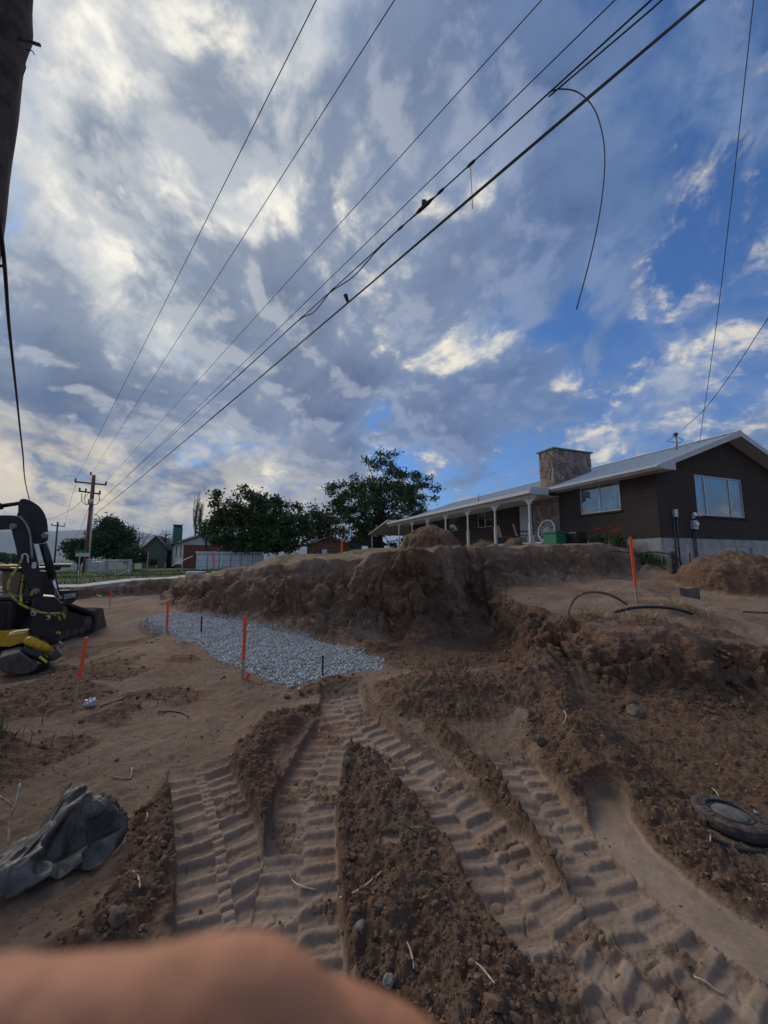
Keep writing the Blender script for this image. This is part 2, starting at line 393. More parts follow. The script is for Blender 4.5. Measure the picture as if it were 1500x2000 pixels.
        ph = ph + .03 * pn(xi * 9, yi * 9, 143 + k) + .03 * pn(xi * 24, yi * 24, 144 + k)
        idn = np.floor(ph); f = ph - idn
        hv = (_h(idn.astype(np.int64), colid.astype(np.int64), 900 + k) / 4294967296.0)
        am = 1.25 * Ld['a'] * (.75 + .5 * hv) * (.9 + .35 * fbm(xi * 4.5, yi * 4.5, 2, 141 + k))
        am = np.clip(am, .0, .05)
        bar = np.exp(-(np.abs(f - .5) / (.18 if k > 1 else .19)) ** (6 if k > 1 else 4))
        skew = .35 * (f - .5) * (1 - bar)
        pr = am * bar + .012 * skew
        if Ld['chain']:
            cc = (np.abs(t_) < .030) * 1.0
            fb = (s_ / (Ld['pitch'] * .5)) % 1.0
            pr = pr * (1 - cc) + cc * (.010 + .016 * sst(fb, .1, .25) * (1 - sst(fb, .75, .92)))
        else:
            gap = np.exp(-((np.abs(t_)) / .018) ** 2); pr = pr * (1 - .6 * gap) + .008 * gap * pn(xi * 30, yi * 30, 7)
        brk = sst(fbm(xi * 2.6, yi * 2.6, 3, 151 + k), .28, .60)     # places where the print has crumbled
        if fine: pr = pr * (1 - .45 * brk) + brk * .018 * (billow(xi * 22, yi * 22, 3, 157) - .2) + .0025 * fbm(xi * 40, yi * 40, 2, 159) - .014 * np.exp(-(pn(xi * 7.5, yi * 7.5, 165) / .035) ** 2) * sst(fbm(xi * 1.6, yi * 1.6, 2, 167), -.1, .25)
        base = -.045 + .02 * fbm(xi * .9, yi * .9, 2, 161) + .10 * (k == 2) * sst(yi, 3.6, 4.8) * 0
        zl = base + pr
        zi = zi * (1 - ins) + zl * ins
        li = li * (1 - ins) + ins * brk * .55; ci = np.maximum(ci * (1 - ins), ins * (1 - .5 * brk))
        # crumbs pushed out along the edge of the print
        rim = np.exp(-((np.abs(t_) - w * .5 - .03) / .035) ** 2) * endf * (dd < w)
        if fine: zi = zi + rim * (.014 + .03 * (billow(xi * 12, yi * 12, 3, 163) - .25)) * (1 - ci)
    # gravel bed lies in a shallow tray
    ge = sst(polyedge(xi + .06 * fbm(xi * 3, yi * 3, 2, 171), yi + .06 * fbm(xi * 3, yi * 3, 2, 173), GRAV), -.05, .10) if False else None
    z[nf] = zi; loose[nf] = li; comp[nf] = ci; grass[nf] = gi
    gi = polyedge(x, y, GRAV) if near.any() else np.full_like(x, -9)
    ge = sst(gi, -.12, .1)
    z = z * (1 - ge) + ge * (.0 + .012 * fbm(x * 1.5, y * 1.5, 2, 175)); loose = loose * (1 - ge)
    # ---- far country
    far = sst(r, 50, 90)
    zf = -1.0 - 7.0 * sst(r, 80, 1500)
    z = z * (1 - far) + zf * far
    grass = np.maximum(grass, far)
    terrain.grav = ge
    terrain.face = np.maximum(np.maximum(face, .55 * faceb), .20 * pilem) * (1 - ge) * (1 - far)
    return z, np.clip(loose, 0, 1), np.clip(grass, 0, 1), np.clip(comp, 0, 1)
_TAB = {}
def hz(x, y, fine=True):
    """height lookup: tables for the near and the wider ground"""
    if not _TAB:
        for k, (x0, x1, y0, y1, st, fi) in dict(n=(-5.0, 6.0, .6, 7.6, .02, True), c=(-40, 20, 4, 66, .2, False)).items():
            gx = np.arange(x0, x1, st); gy = np.arange(y0, y1, st); XX, YY = np.meshgrid(gx, gy, indexing='ij')
            _TAB[k] = (x0, y0, st, terrain(XX.ravel(), YY.ravel(), fi)[0].reshape(XX.shape))
    for k in ('n', 'c'):
        x0, y0, st, T = _TAB[k]; a = (x - x0) / st; b = (y - y0) / st; i = int(math.floor(a)); j = int(math.floor(b))
        if 0 <= i < T.shape[0] - 1 and 0 <= j < T.shape[1] - 1:
            a -= i; b -= j
            return float((T[i, j] * (1 - a) + T[i + 1, j] * a) * (1 - b) + (T[i, j + 1] * (1 - a) + T[i + 1, j + 1] * a) * b)
    return float(terrain(np.array([float(x)]), np.array([float(y)]), fine)[0][0])

# ------------------------------------------------------------------ mesh helpers
MATS = {}
def link(o):
    col.objects.link(o); return o
def np_mesh(name, V, F, mat=None, smooth=True):
    me = bpy.data.meshes.new(name)
    V = np.asarray(V, np.float32); F = np.asarray(F, np.int32)
    k = F.shape[1]
    me.vertices.add(len(V)); me.vertices.foreach_set('co', V.ravel())
    me.loops.add(F.size); me.loops.foreach_set('vertex_index', F.ravel())
    me.polygons.add(len(F))
    me.polygons.foreach_set('loop_start', np.arange(0, F.size, k, dtype=np.int32))
    me.polygons.foreach_set('loop_total', np.full(len(F), k, np.int32))
    me.polygons.foreach_set('use_smooth', np.full(len(F), smooth, bool))
    me.update(calc_edges=True)
    if mat: me.materials.append(mat)
    return me
def tag(o, label=None, cat=None, group=None, kind=None):
    if label: o['label'] = label
    if cat: o['category'] = cat
    if group: o['group'] = group
    if kind: o['kind'] = kind
    return o

# ------------------------------------------------------------------ materials
def mat(name, base=(.5, .5, .5), rough=.7, metal=0.0, var=.12, vscale=6.0, bump=0.0, bscale=40.0, spec=.4, trans=0.0, base2=None):
    m = bpy.data.materials.new(name); m.use_nodes = True
    t = NT(m.node_tree); b = m.node_tree.nodes['Principled BSDF']
    tc = t.node('ShaderNodeTexCoord').outputs['Object']
    n = t.noise(tc, vscale, 6, .6)
    hi = base2 if base2 else tuple(min(1, c * (1 + var * 1.6)) for c in base)
    lo = base if base2 else tuple(c * (1 - var * 1.6) for c in base)
    c = t.mix(t.ss(n, .3, .7), lo, hi)
    t.put(b.inputs['Base Color'], c)
    b.inputs['Roughness'].default_value = rough; b.inputs['Metallic'].default_value = metal
    b.inputs['Specular IOR Level'].default_value = spec
    if trans: b.inputs['Transmission Weight'].default_value = trans
    if bump:
        bn = t.node('ShaderNodeBump'); bn.inputs['Strength'].default_value = bump; bn.inputs['Distance'].default_value = .02
        t.put(bn.inputs['Height'], t.noise(tc, bscale, 6, .65)); t.put(b.inputs['Normal'], bn.outputs[0])
    return m

def soil_material():
    m = bpy.data.materials.new('soil'); m.use_nodes = True
    t = NT(m.node_tree); b = m.node_tree.nodes['Principled BSDF']
    pos = t.node('ShaderNodeNewGeometry').outputs['Position']
    at_ = t.node('ShaderNodeAttribute', attribute_name='mask')
    loose, grass, comp = t.sep(at_.outputs['Vector'])
    n1 = t.noise(pos, .9, 8, .6, .4); n2 = t.noise(pos, 7.0, 8, .62); n3 = t.noise(pos, 55.0, 6, .7)
    dry = t.mix(t.ss(n1, .35, .68), SOIL['dry0'], SOIL['dry1'])
    wet = t.mix(t.ss(n2, .3, .7), SOIL['wet0'], SOIL['wet1'])
    lf = t.ss(t.m('ADD', loose, t.m('MULTIPLY', t.m('SUBTRACT', n2, .5), .7)), .22, .62)
    c = t.mix(lf, dry, wet)
    cc = t.mix(t.ss(n2, .3, .75), SOIL['comp0'], SOIL['comp1'])
    c = t.mix(t.m('MULTIPLY', comp, .85), c, cc)
    # reddish and clayey patches
    n4 = t.noise(pos, .55, 5, .6, .8)
    c = t.mix(t.m('MULTIPLY', t.ss(n4, .50, .64), .55), c, SOIL['red'])
    # bedding in the cut faces
    px_, py_, pz_ = t.sep(pos)
    bed = t.noise(t.comb(t.m('MULTIPLY', px_, .5), t.m('MULTIPLY', py_, .5), t.m('MULTIPLY', pz_, 5.0)), 1.2, 6, .6, .5)
    c = t.mix(t.m('MULTIPLY', t.ss(bed, .50, .66), .35), c, SOIL['comp0'])
    c = t.mix(t.m('MULTIPLY', t.ss(bed, .48, .34), .40), c, SOIL['wet1'])
    far = t.v('LENGTH', pos, out=1)
    gcol = t.mix(t.ss(t.noise(pos, 1.6, 6, .65), .35, .65), SOIL['straw'], SOIL['turf'])
    sx = t.sep(pos)[0]
    green = t.ss(sx, -8.0, -12.0)
    gcol = t.mix(green, gcol, t.mix(t.ss(n2, .3, .7), (.050, .075, .022), (.10, .125, .045)))
    c = t.mix(t.m('MULTIPLY', t.ss(t.m('ADD', grass, t.m('MULTIPLY', t.m('SUBTRACT', n2, .5), .6)), .3, .7), .85), c, gcol)
    c = t.mix(t.ss(far, 60, 120), c, (.075, .085, .06))
    gm = t.node('ShaderNodeAttribute', attribute_name='gravelmask').outputs['Fac']
    c = t.mix(t.ss(gm, .5, .9), c, t.mix(t.ss(t.noise(pos, 45, 3, .6), .35, .65), (.10, .10, .10), (.36, .36, .355)))
    spk = t.m('ADD', .50, t.m('ADD', t.m('MULTIPLY', n3, .62), t.m('MULTIPLY', t.noise(pos, 17, 7, .7), .38)))
    c = t.mix(1.0, c, t.comb(spk, spk, spk), 'MULTIPLY')
    t.put(b.inputs['Base Color'], c)
    b.inputs['Roughness'].default_value = .95; b.inputs['Specular IOR Level'].default_value = .12
    fade = t.m('SUBTRACT', 1.0, t.m('MULTIPLY', comp, .55))
    bn = t.node('ShaderNodeBump'); bn.inputs['Distance'].default_value = .03
    t.put(bn.inputs['Strength'], t.m('MULTIPLY', fade, 1.0))
    hgt = t.m('ADD', t.m('ADD', t.m('MULTIPLY', t.noise(pos, 20, 9, .74), 1.0), t.m('MULTIPLY', t.m('MULTIPLY', t.noise(pos, 5.5, 8, .72, .6), 3.2), t.m('SUBTRACT', 1.0, comp))), t.m('MULTIPLY', t.noise(pos, 110, 6, .75), .45))
    def crumbs(sc):
        v = t.node('ShaderNodeTexVoronoi'); t.put(v.inputs['Vector'], t.v('ADD', pos, t.v('SCALE', t.noise(pos, sc * .6, 3, .6, out=1), scale=.9 / sc))); v.inputs['Scale'].default_value = sc
        return t.m('SUBTRACT', 1.0, v.outputs['Distance'])
    rough_ = t.ss(loose, .15, .6)
    hgt = t.m('ADD', hgt, t.m('MULTIPLY', t.m('ADD', t.m('MULTIPLY', crumbs(13), 1.1), t.m('MULTIPLY', crumbs(34), .6)), t.m('ADD', .18, t.m('MULTIPLY', rough_, .9))))
    t.put(bn.inputs['Height'], hgt); t.put(b.inputs['Normal'], bn.outputs[0])
    return m
SOIL = dict(dry0=(.245, .160, .110), dry1=(.345, .240, .170), wet0=(.140, .082, .052), wet1=(.235, .147, .095),
            comp0=(.255, .180, .128), comp1=(.340, .250, .184), red=(.220, .110, .066), straw=(.26, .20, .115), turf=(.105, .105, .045))
MATS['soil'] = soil_material()

# ------------------------------------------------------------------ ground mesh (one sheet out to the horizon)
def build_ground():
    NA, NR = 820, 760
    az = np.radians(np.linspace(-54, 54, NA))
    rad = np.exp(np.linspace(math.log(.9), math.log(62), 1500))
    # rings follow the relief: sample the plain shape, spread rings by arc length seen from standing height
    ca = np.radians(np.linspace(-54, 54, 181))
    AA, RR = np.meshgrid(ca, rad, indexing='ij')
    Z = terrain((np.sin(AA) * RR).ravel(), (np.cos(AA) * RR).ravel(), False)[0].reshape(AA.shape)
    dr = np.diff(RR, axis=1); dzz = np.diff(Z, axis=1); rm = (RR[:, 1:] + RR[:, :-1]) / 2
    wgt = np.hypot(dr * .55, dzz * 2.4) / rm + dr / rm * .35 / np.maximum(rm, 1.0) ** .5 * 1.6
    k = np.ones(15) / 15
    wp = np.pad(wgt, ((7, 7), (0, 0)), mode='edge')
    wgt = np.apply_along_axis(lambda c: np.convolve(c, k, 'valid'), 0, wp)
    cum = np.concatenate([np.zeros((len(ca), 1)), np.cumsum(wgt, 1)], 1); cum /= cum[:, -1:]
    tt = np.linspace(0, 1, NR)
    rr0 = np.array([np.interp(tt, cum[i], rad) for i in range(len(ca))])
    idx = np.interp(az, ca, np.arange(len(ca))); i0 = np.clip(idx.astype(int), 0, len(ca) - 2); fr = (idx - i0)[:, None]
    rr = rr0[i0] * (1 - fr) + rr0[i0 + 1] * fr
    # dense sector first, then coarse columns closing the circle
    azc = np.radians(np.linspace(54, 306, 128)[1:-1])
    az_all = np.concatenate([az, azc])
    rr_all = np.vstack([rr, np.repeat(np.exp(np.linspace(math.log(.9), math.log(62), NR))[None], len(azc), 0)])
    inner = np.array([.06, .2, .4, .65]); outer = np.exp(np.linspace(math.log(62), math.log(14000), 60))[1:]
    rr_all = np.hstack([np.repeat(inner[None], len(az_all), 0), rr_all, np.repeat(outer[None], len(az_all), 0)])
    X = np.sin(az_all)[:, None] * rr_all; Y = np.cos(az_all)[:, None] * rr_all
    z, lo, gr, co = terrain(X.ravel(), Y.ravel(), True)
    grv = terrain.grav.astype(np.float32); face = terrain.face.reshape(X.shape); z = z.reshape(X.shape)
    nA, nR = X.shape
    # break the cut faces up along their own normals
    G3 = np.stack([X, Y, z], -1); e1 = np.gradient(G3, axis=0); e2 = np.gradient(G3, axis=1); N = np.cross(e2, e1); N /= np.linalg.norm(N, axis=-1, keepdims=True) + 1e-9
    N[N[..., 2] < 0] *= -1
    k = (face > .03) & (np.hypot(X, Y) < 25)
    p = G3[k]; f = face[k]
    q = p + .25 * np.stack([fbm3(p[:, 0] * 1.1, p[:, 1] * 1.1, p[:, 2] * 1.1, 2, 601 + c) for c in range(3)], 1)
    d = .13 * fbm3(q[:, 0] * 1.9, q[:, 1] * 1.9, q[:, 2] * 2.4, 3, 611) + .075 * np.abs(fbm3(q[:, 0] * 5, q[:, 1] * 5, q[:, 2] * 6, 4, 617)) - .05 + .030 * np.abs(fbm3(p[:, 0] * 15, p[:, 1] * 15, p[:, 2] * 17, 3, 623))
    a1, a2 = worley3(q[:, 0] * 3.2, q[:, 1] * 3.2, q[:, 2] * 2.2, 641); b1, b2 = worley3(q[:, 0] * 9, q[:, 1] * 9, q[:, 2] * 7.5, 643)
    d = .9 * d + .26 * (np.minimum(a2 - a1, .5) - .18) + .11 * (np.minimum(b2 - b1, .45) - .18) + .035 * np.sin(p[:, 0] * 31 + 4 * q[:, 1]) * np.clip(fbm3(q[:, 0], q[:, 1], q[:, 2] * .6, 2, 651), 0, 1)
    d -= .16 * np.clip(fbm3(q[:, 0] * 2.6, q[:, 1] * 2.6, q[:, 2] * 3.5, 2, 631) - .45, 0, 1)
    G3[k] += N[k] * (d * np.clip(f * 1.35, 0, 1))[:, None]
    X, Y, z = G3[..., 0], G3[..., 1], G3[..., 2]
    V = np.stack([X.ravel(), Y.ravel(), z.ravel()], 1)
    i = np.arange(nA)[:, None]; j = np.arange(nR - 1)[None]
    a = i * nR + j; b = ((i + 1) % nA) * nR + j
    F = np.stack([a, a + 1, b + 1, b], -1).reshape(-1, 4)[:, ::-1]
    me = np_mesh('ground', V, F, MATS['soil'])
    ga = me.attributes.new('gravelmask', 'FLOAT', 'POINT'); ga.data.foreach_set('value', grv)
    at_ = me.attributes.new('mask', 'FLOAT_VECTOR', 'POINT')
    at_.data.foreach_set('vector', np.stack([lo, gr, co], 1).astype(np.float32).ravel())
    o = link(bpy.data.objects.new('ground', me)); o['kind'] = 'structure'
    return o
ground = build_ground()

# ------------------------------------------------------------------ mesh builder
class MB:
    def __init__(s): s.v = []; s.f = []
    def add(s, V, F):
        k = len(s.v); s.v += [tuple(p) for p in V]; s.f += [tuple(i + k for i in f) for f in F]; return s
    def box(s, x0, x1, y0, y1, z0, z1, M=None):
        V = [Vector(p) for p in ((x0, y0, z0), (x1, y0, z0), (x1, y1, z0), (x0, y1, z0), (x0, y0, z1), (x1, y0, z1), (x1, y1, z1), (x0, y1, z1))]
        if M is not None: V = [M @ p for p in V]
        return s.add(V, [(3, 2, 1, 0), (4, 5, 6, 7), (0, 1, 5, 4), (1, 2, 6, 5), (2, 3, 7, 6), (3, 0, 4, 7)])
    def tube(s, P, r, n=8, cap=True, flat=1.0):
        P = [Vector(p) for p in P]; rr = r if hasattr(r, '__len__') else [r] * len(P)
        V = []; F = []; up = None
        for i, p in enumerate(P):
            t = (P[min(i + 1, len(P) - 1)] - P[max(i - 1, 0)]).normalized()
            if up is None:
                up = Vector((0, 0, 1)) if abs(t.z) < .9 else Vector((1, 0, 0))
            a = t.cross(up)
            if a.length < 1e-4: a = t.cross(Vector((0, 1, 0)))
            a.normalize(); b = a.cross(t).normalized(); up = b
            for k in range(n):
                q = 2 * math.pi * k / n
                V.append(p + a * (rr[i] * math.cos(q)) + b * (rr[i] * flat * math.sin(q)))
        for i in range(len(P) - 1):
            for k in range(n):
                F.append((i * n + k, i * n + (k + 1) % n, (i + 1) * n + (k + 1) % n, (i + 1) * n + k))
        if cap:
            F.append(tuple(range(n))[::-1]); F.append(tuple((len(P) - 1) * n + k for k in range(n)))
        return s.add(V, F)
    def prism(s, poly, fn0, fn1):
        """poly of 2-d points, fn0/fn1 map them to the two faces"""
        n = len(poly); V = [fn0(*p) for p in poly] + [fn1(*p) for p in poly]
        F = [tuple(range(n))[::-1], tuple(range(n, 2 * n))] + [(i, (i + 1) % n, n + (i + 1) % n, n + i) for i in range(n)]
        return s.add(V, F)
    def lathe(s, prof, c=(0, 0, 0), n=24, M=None, ring=False):
        V = []; F = []
        for (r, z) in prof:
            for k in range(n):
                q = 2 * math.pi * k / n; p = Vector((r * math.cos(q), r * math.sin(q), z))
                V.append((M @ p if M is not None else p) + Vector(c))
        m = len(prof)
        for i in range(m - 1):
            for k in range(n): F.append((i * n + k, i * n + (k + 1) % n, (i + 1) * n + (k + 1) % n, (i + 1) * n + k))
        if ring:
            for k in range(n): F.append(((m - 1) * n + k, (m - 1) * n + (k + 1) % n, (k + 1) % n, k))
        else: F.append(tuple(range(n))[::-1]); F.append(tuple((m - 1) * n + k for k in range(n)))
        return s.add(V, F)
    def mesh(s, name, material, smooth=False):
        me = bpy.data.meshes.new(name); me.from_pydata(s.v, [], s.f); me.update()
        bm = bmesh.new(); bm.from_mesh(me); bmesh.ops.recalc_face_normals(bm, faces=bm.faces); bm.to_mesh(me); bm.free()
        if smooth: me.polygons.foreach_set('use_smooth', [True] * len(me.polygons))
        me.materials.append(MATS[material] if isinstance(material, str) else material)
        return me
    def build(s, name, material, parent=None, smooth=False, bevel=0.0, loc=None, rotz=0.0):
        o = link(bpy.data.objects.new(name, s.mesh(name, material, smooth)))
        if parent: o.parent = parent
        if loc is not None: o.location = loc
        if rotz: o.rotation_euler.z = rotz
        if bevel:
            b = o.modifiers.new('bevel', 'BEVEL'); b.width = bevel; b.segments = 2; b.limit_method = 'ANGLE'
        return o
def thing(name, label, cat, loc=(0, 0, 0), rotz=0.0, group=None):
    o = link(bpy.data.objects.new(name, None)); o.location = loc; o.rotation_euler.z = rotz; o.empty_display_size = .1
    return tag(o, label, cat, group)
def inst(name, me, parent=None, M=None):
    o = link(bpy.data.objects.new(name, me))
    if parent: o.parent = parent
    if M is not None: o.matrix_local = M
    return o
def textmesh(s, size, depth=.004):
    cu = bpy.data.curves.new('lettering', 'FONT'); cu.body = s; cu.size = size; cu.extrude = depth; cu.align_x = 'CENTER'; cu.align_y = 'CENTER'
    t = bpy.data.objects.new('tmp', cu); col.objects.link(t)
    dg = bpy.context.evaluated_depsgraph_get(); me = bpy.data.meshes.new_from_object(t.evaluated_get(dg))
    bpy.data.objects.remove(t); return me
def smoothpath(P, n=6):
    """Catmull-Rom through the points"""
    P = [Vector(p) for p in P]; out = []
    Q = [P[0] * 2 - P[1]] + P + [P[-1] * 2 - P[-2]]
    for i in range(1, len(Q) - 2):
        a, b, c, e = Q[i - 1:i + 3]
        for k in range(n):
            t = k / n
            out.append(.5 * ((2 * b) + (c - a) * t + (2 * a - 5 * b + 4 * c - e) * t * t + (3 * b - a - 3 * c + e) * t ** 3))
    out.append(P[-1]); return out

# ------------------------------------------------------------------ palette
def M_(n, *a, **k): MATS[n] = mat(n, *a, **k)
M_('white_paint', (.52, .53, .53), .5, var=.06); M_('white_vinyl', (.70, .72, .74), .4, var=.03)
M_('galv', (.50, .53, .54), .45, .25, .08, 3); M_('concrete', (.40, .385, .35), .9, var=.16, vscale=3, bump=.25)
M_('alu', (.55, .56, .56), .4, .5, .05); M_('black_metal', (.012, .012, .014), .38, .0, .2, 8, bump=.05, base2=(.024, .023, .022)); M_('black_rubber', (.020, .020, .021), .85, var=.3, base2=(.06, .05, .042))
M_('yellow_paint', (.62, .36, .015), .45, var=.12, vscale=9); M_('hose_yellow', (.36, .33, .045), .6, var=.25, vscale=30)
M_('chrome', (.75, .75, .76), .15, 1.0, .02); M_('steel', (.30, .29, .28), .5, .8, .15)
M_('dust_metal', (.095, .080, .066), .85, .0, .25, 7, bump=.2); M_('decal_white', (.75, .75, .74), .5, var=.02); M_('decal_yellow', (.75, .62, .03), .5, var=.02)
M_('orange_stake', (.90, .115, .035), .5, var=.06, vscale=20, spec=.3); M_('lath_wood', (.42, .29, .18), .8, var=.2, vscale=14); M_('dark_stake', (.045, .040, .036), .7)
M_('pole_wood', (.085, .060, .045), .9, var=.35, vscale=5, bump=.5, bscale=25); M_('pole_brown', (.22, .10, .05), .9, var=.25, vscale=3); M_('wire', (.030, .031, .034), .6)
M_('cable_grey', (.075, .078, .076), .6, var=.2); M_('insulator', (.05, .035, .03), .3)
M_('trim_teal', (.05, .16, .12), .6); M_('rock_grey', (.20, .18, .155), .9, var=.25, vscale=15, bump=.4); M_('soil_rock', (.135, .095, .068), .95, var=.3, vscale=12, bump=.5)
M_('root', (.48, .38, .27), .8, var=.2, vscale=30); M_('pipe_red', (.17, .085, .055), .6, var=.25, vscale=12); M_('pipe_black', (.015, .017, .018), .5)
M_('iron', (.095, .068, .055), .75, .3, .35, 22, bump=.35, bscale=60); M_('iron_rim', (.014, .014, .016), .6, var=.3); M_('cover_concrete', (.115, .105, .095), .9, var=.25, vscale=18, bump=.3)
M_('skin', (.47, .195, .095), .6, var=.16, vscale=55, bump=.3, bscale=300, spec=.35)
M_('bark', (.045, .034, .027), .95, var=.3, vscale=6); M_('bark_grey', (.13, .105, .09), .95, var=.2)
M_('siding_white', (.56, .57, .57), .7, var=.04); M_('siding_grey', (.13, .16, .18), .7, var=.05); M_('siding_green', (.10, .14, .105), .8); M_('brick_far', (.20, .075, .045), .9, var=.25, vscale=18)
M_('shingle', (.045, .046, .052), .9, var=.25, vscale=8); M_('shingle_brown', (.085, .065, .055), .9, var=.25, vscale=8)
M_('shed_wood', (.145, .075, .042), .9, var=.35, vscale=6); M_('box_green', (.035, .17, .085), .5, var=.05); M_('tape', (.72, .66, .20), .5)
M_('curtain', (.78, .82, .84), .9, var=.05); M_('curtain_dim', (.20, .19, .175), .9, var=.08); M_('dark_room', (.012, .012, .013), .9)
M_('chair_fabric', (.16, .135, .11), .9); M_('leaf_lily', (.055, .105, .030), .6, var=.3, vscale=9); M_('petal', (.80, .14, .04), .6); M_('straw', (.36, .28, .15), .9, var=.3, vscale=9)
M_('green_blade', (.075, .125, .030), .8, var=.35, vscale=6); M_('olive_blade', (.10, .105, .040), .85, var=.5, vscale=9); M_('root_dark', (.085, .060, .040), .95, var=.5, vscale=14); M_('plastic_clear', (.42, .43, .44), .35, var=.1); M_('mountain', (.085, .085, .068), .95, var=.25, vscale=.002)
M_('lens', (.80, .80, .78), .2); M_('tar', (.03, .028, .026), .8); M_('red_paint', (.35, .03, .02), .5); M_('car_white', (.7, .71, .72), .3); M_('orange_paint', (.62, .24, .02), .5)
def foliage(name, c0, c1):
    m = bpy.data.materials.new(name); m.use_nodes = True
    t = NT(m.node_tree); b = m.node_tree.nodes['Principled BSDF']
    tc = t.node('ShaderNodeNewGeometry'); pos = tc.outputs['Position']
    rnd = tc.outputs['Random Per Island']
    f = t.m('ADD', t.m('MULTIPLY', rnd, .6), t.m('MULTIPLY', t.noise(pos, .8, 4, .6), .5))
    t.put(b.inputs['Base Color'], t.mix(t.ss(f, .2, .85), c0, c1)); b.inputs['Roughness'].default_value = .65; b.inputs['Specular IOR Level'].default_value = .25
    MATS[name] = m
foliage('leaf_dark', (.022, .042, .015), (.075, .120, .038)); foliage('leaf_mid', (.030, .045, .015), (.090, .120, .040)); foliage('leaf_dry', (.075, .045, .020), (.14, .10, .04))
def brick_mat():
    m = bpy.data.materials.new('brown_brick'); m.use_nodes = True
    t = NT(m.node_tree); b = m.node_tree.nodes['Principled BSDF']
    tc = t.node('ShaderNodeTexCoord').outputs['Object']; x, y, z = t.sep(tc)
    v = t.comb(t.m('ADD', x, y), z, 0)
    bk = t.node('ShaderNodeTexBrick'); t.put(bk.inputs['Vector'], v); bk.inputs['Scale'].default_value = 1.0
    bk.inputs['Brick Width'].default_value = .21; bk.inputs['Row Height'].default_value = .075; bk.inputs['Mortar Size'].default_value = .006; bk.inputs['Mortar Smooth'].default_value = .3
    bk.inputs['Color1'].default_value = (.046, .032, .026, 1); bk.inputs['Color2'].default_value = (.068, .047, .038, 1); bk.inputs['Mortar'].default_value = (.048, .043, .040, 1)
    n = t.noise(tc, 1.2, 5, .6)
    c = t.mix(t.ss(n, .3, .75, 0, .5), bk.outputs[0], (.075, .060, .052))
    t.put(b.inputs['Base Color'], c); b.inputs['Roughness'].default_value = .85; b.inputs['Specular IOR Level'].default_value = .25
    bn = t.node('ShaderNodeBump'); bn.inputs['Strength'].default_value = .5; bn.inputs['Distance'].default_value = .008
    t.put(bn.inputs['Height'], t.m('SUBTRACT', 1.0, bk.outputs[1])); t.put(b.inputs['Normal'], bn.outputs[0]); MATS['brick'] = m
brick_mat()
def glass_mat():
    m = bpy.data.materials.new('window_glass'); m.use_nodes = True
    t = NT(m.node_tree); t.n.clear()
    tr = t.node('ShaderNodeBsdfTransparent'); tr.inputs[0].default_value = (.92, .95, .96, 1)
    gl = t.node('ShaderNodeBsdfGlossy'); gl.inputs['Roughness'].default_value = .03
    lw = t.node('ShaderNodeFresnel'); lw.inputs[0].default_value = 1.6
    mx = t.node('ShaderNodeMixShader'); t.put(mx.inputs[0], t.m('ADD', t.m('MULTIPLY', lw.outputs[0], .75), .05)); t.l.new(tr.outputs[0], mx.inputs[1]); t.l.new(gl.outputs[0], mx.inputs[2])
    o = t.node('ShaderNodeOutputMaterial'); t.l.new(mx.outputs[0], o.inputs[0]); MATS['glass'] = m
glass_mat()
def stone_mat():
    m = bpy.data.materials.new('field_stone'); m.use_nodes = True
    t = NT(m.node_tree); b = m.node_tree.nodes['Principled BSDF']
    oi = t.node('ShaderNodeObjectInfo').outputs['Random']; tc = t.node('ShaderNodeTexCoord').outputs['Object']
    c = t.mix(t.ss(oi, 0, 1, 0, 1, 'LINEAR'), (.17, .110, .085), (.34, .285, .24))
    c = t.mix(t.ss(t.noise(tc, 9, 5, .6), .35, .7, 0, .6), c, (.12, .085, .07))
    t.put(b.inputs['Base Color'], c); b.inputs['Roughness'].default_value = .85
    bn = t.node('ShaderNodeBump'); bn.inputs['Strength'].default_value = .4; t.put(bn.inputs['Height'], t.noise(tc, 25, 5, .6)); bn.inputs['Distance'].default_value = .02
    t.put(b.inputs['Normal'], bn.outputs[0]); MATS['stone'] = m
stone_mat()
def gravel_mat():
    m = bpy.data.materials.new('crushed_stone'); m.use_nodes = True
    t = NT(m.node_tree); b = m.node_tree.nodes['Principled BSDF']
    r = t.node('ShaderNodeNewGeometry').outputs['Random Per Island']
    t.put(b.inputs['Base Color'], t.mix(r, (.26, .26, .255), (.62, .615, .60))); b.inputs['Roughness'].default_value = .85; MATS['gravel'] = m
gravel_mat()

# ------------------------------------------------------------------ far setting: mountains
def build_mountain():
    na, nr = 260, 26
    az = np.radians(np.linspace(-75, 35, na)); V = []
    for i, a in enumerate(az):
        deg = math.degrees(a)
        prof = np.interp(deg, [-75, -47, -43, -40, -36, -33, -30, -27, -22, -10, 10, 35], [420, 400, 405, 380, 340, 400, 330, 280, 190, 150, 130, 120])
        for j in range(nr):
            t = j / (nr - 1); r = 5200 + 2600 * t
            x, y = math.sin(a) * r, math.cos(a) * r
            h = prof * (math.sin(min(t * 1.25, 1) * math.pi / 2)) ** 1.3
            V.append((x, y, h))
    V = np.array(V)
    n = fbm(V[:, 0] * .0011, V[:, 1] * .0011, 5, 301) * 60 + ridge_n(V[:, 0] * .0016, V[:, 1] * .0016, 4, 305) * 26
    tt = np.tile(np.linspace(0, 1, nr), na)
    V[:, 2] = V[:, 2] + n * np.clip(tt * 3, 0, 1) - 20
    i = np.arange(na - 1)[:, None]; j = np.arange(nr - 1)[None]; a = i * nr + j; b = a + nr
    F = np.stack([a, a + 1, b + 1, b], -1).reshape(-1, 4)[:, ::-1]
    o = link(bpy.data.objects.new('mountain_range', np_mesh('mountain_range', V, F, MATS['mountain']))); o['kind'] = 'structure'
build_mountain()

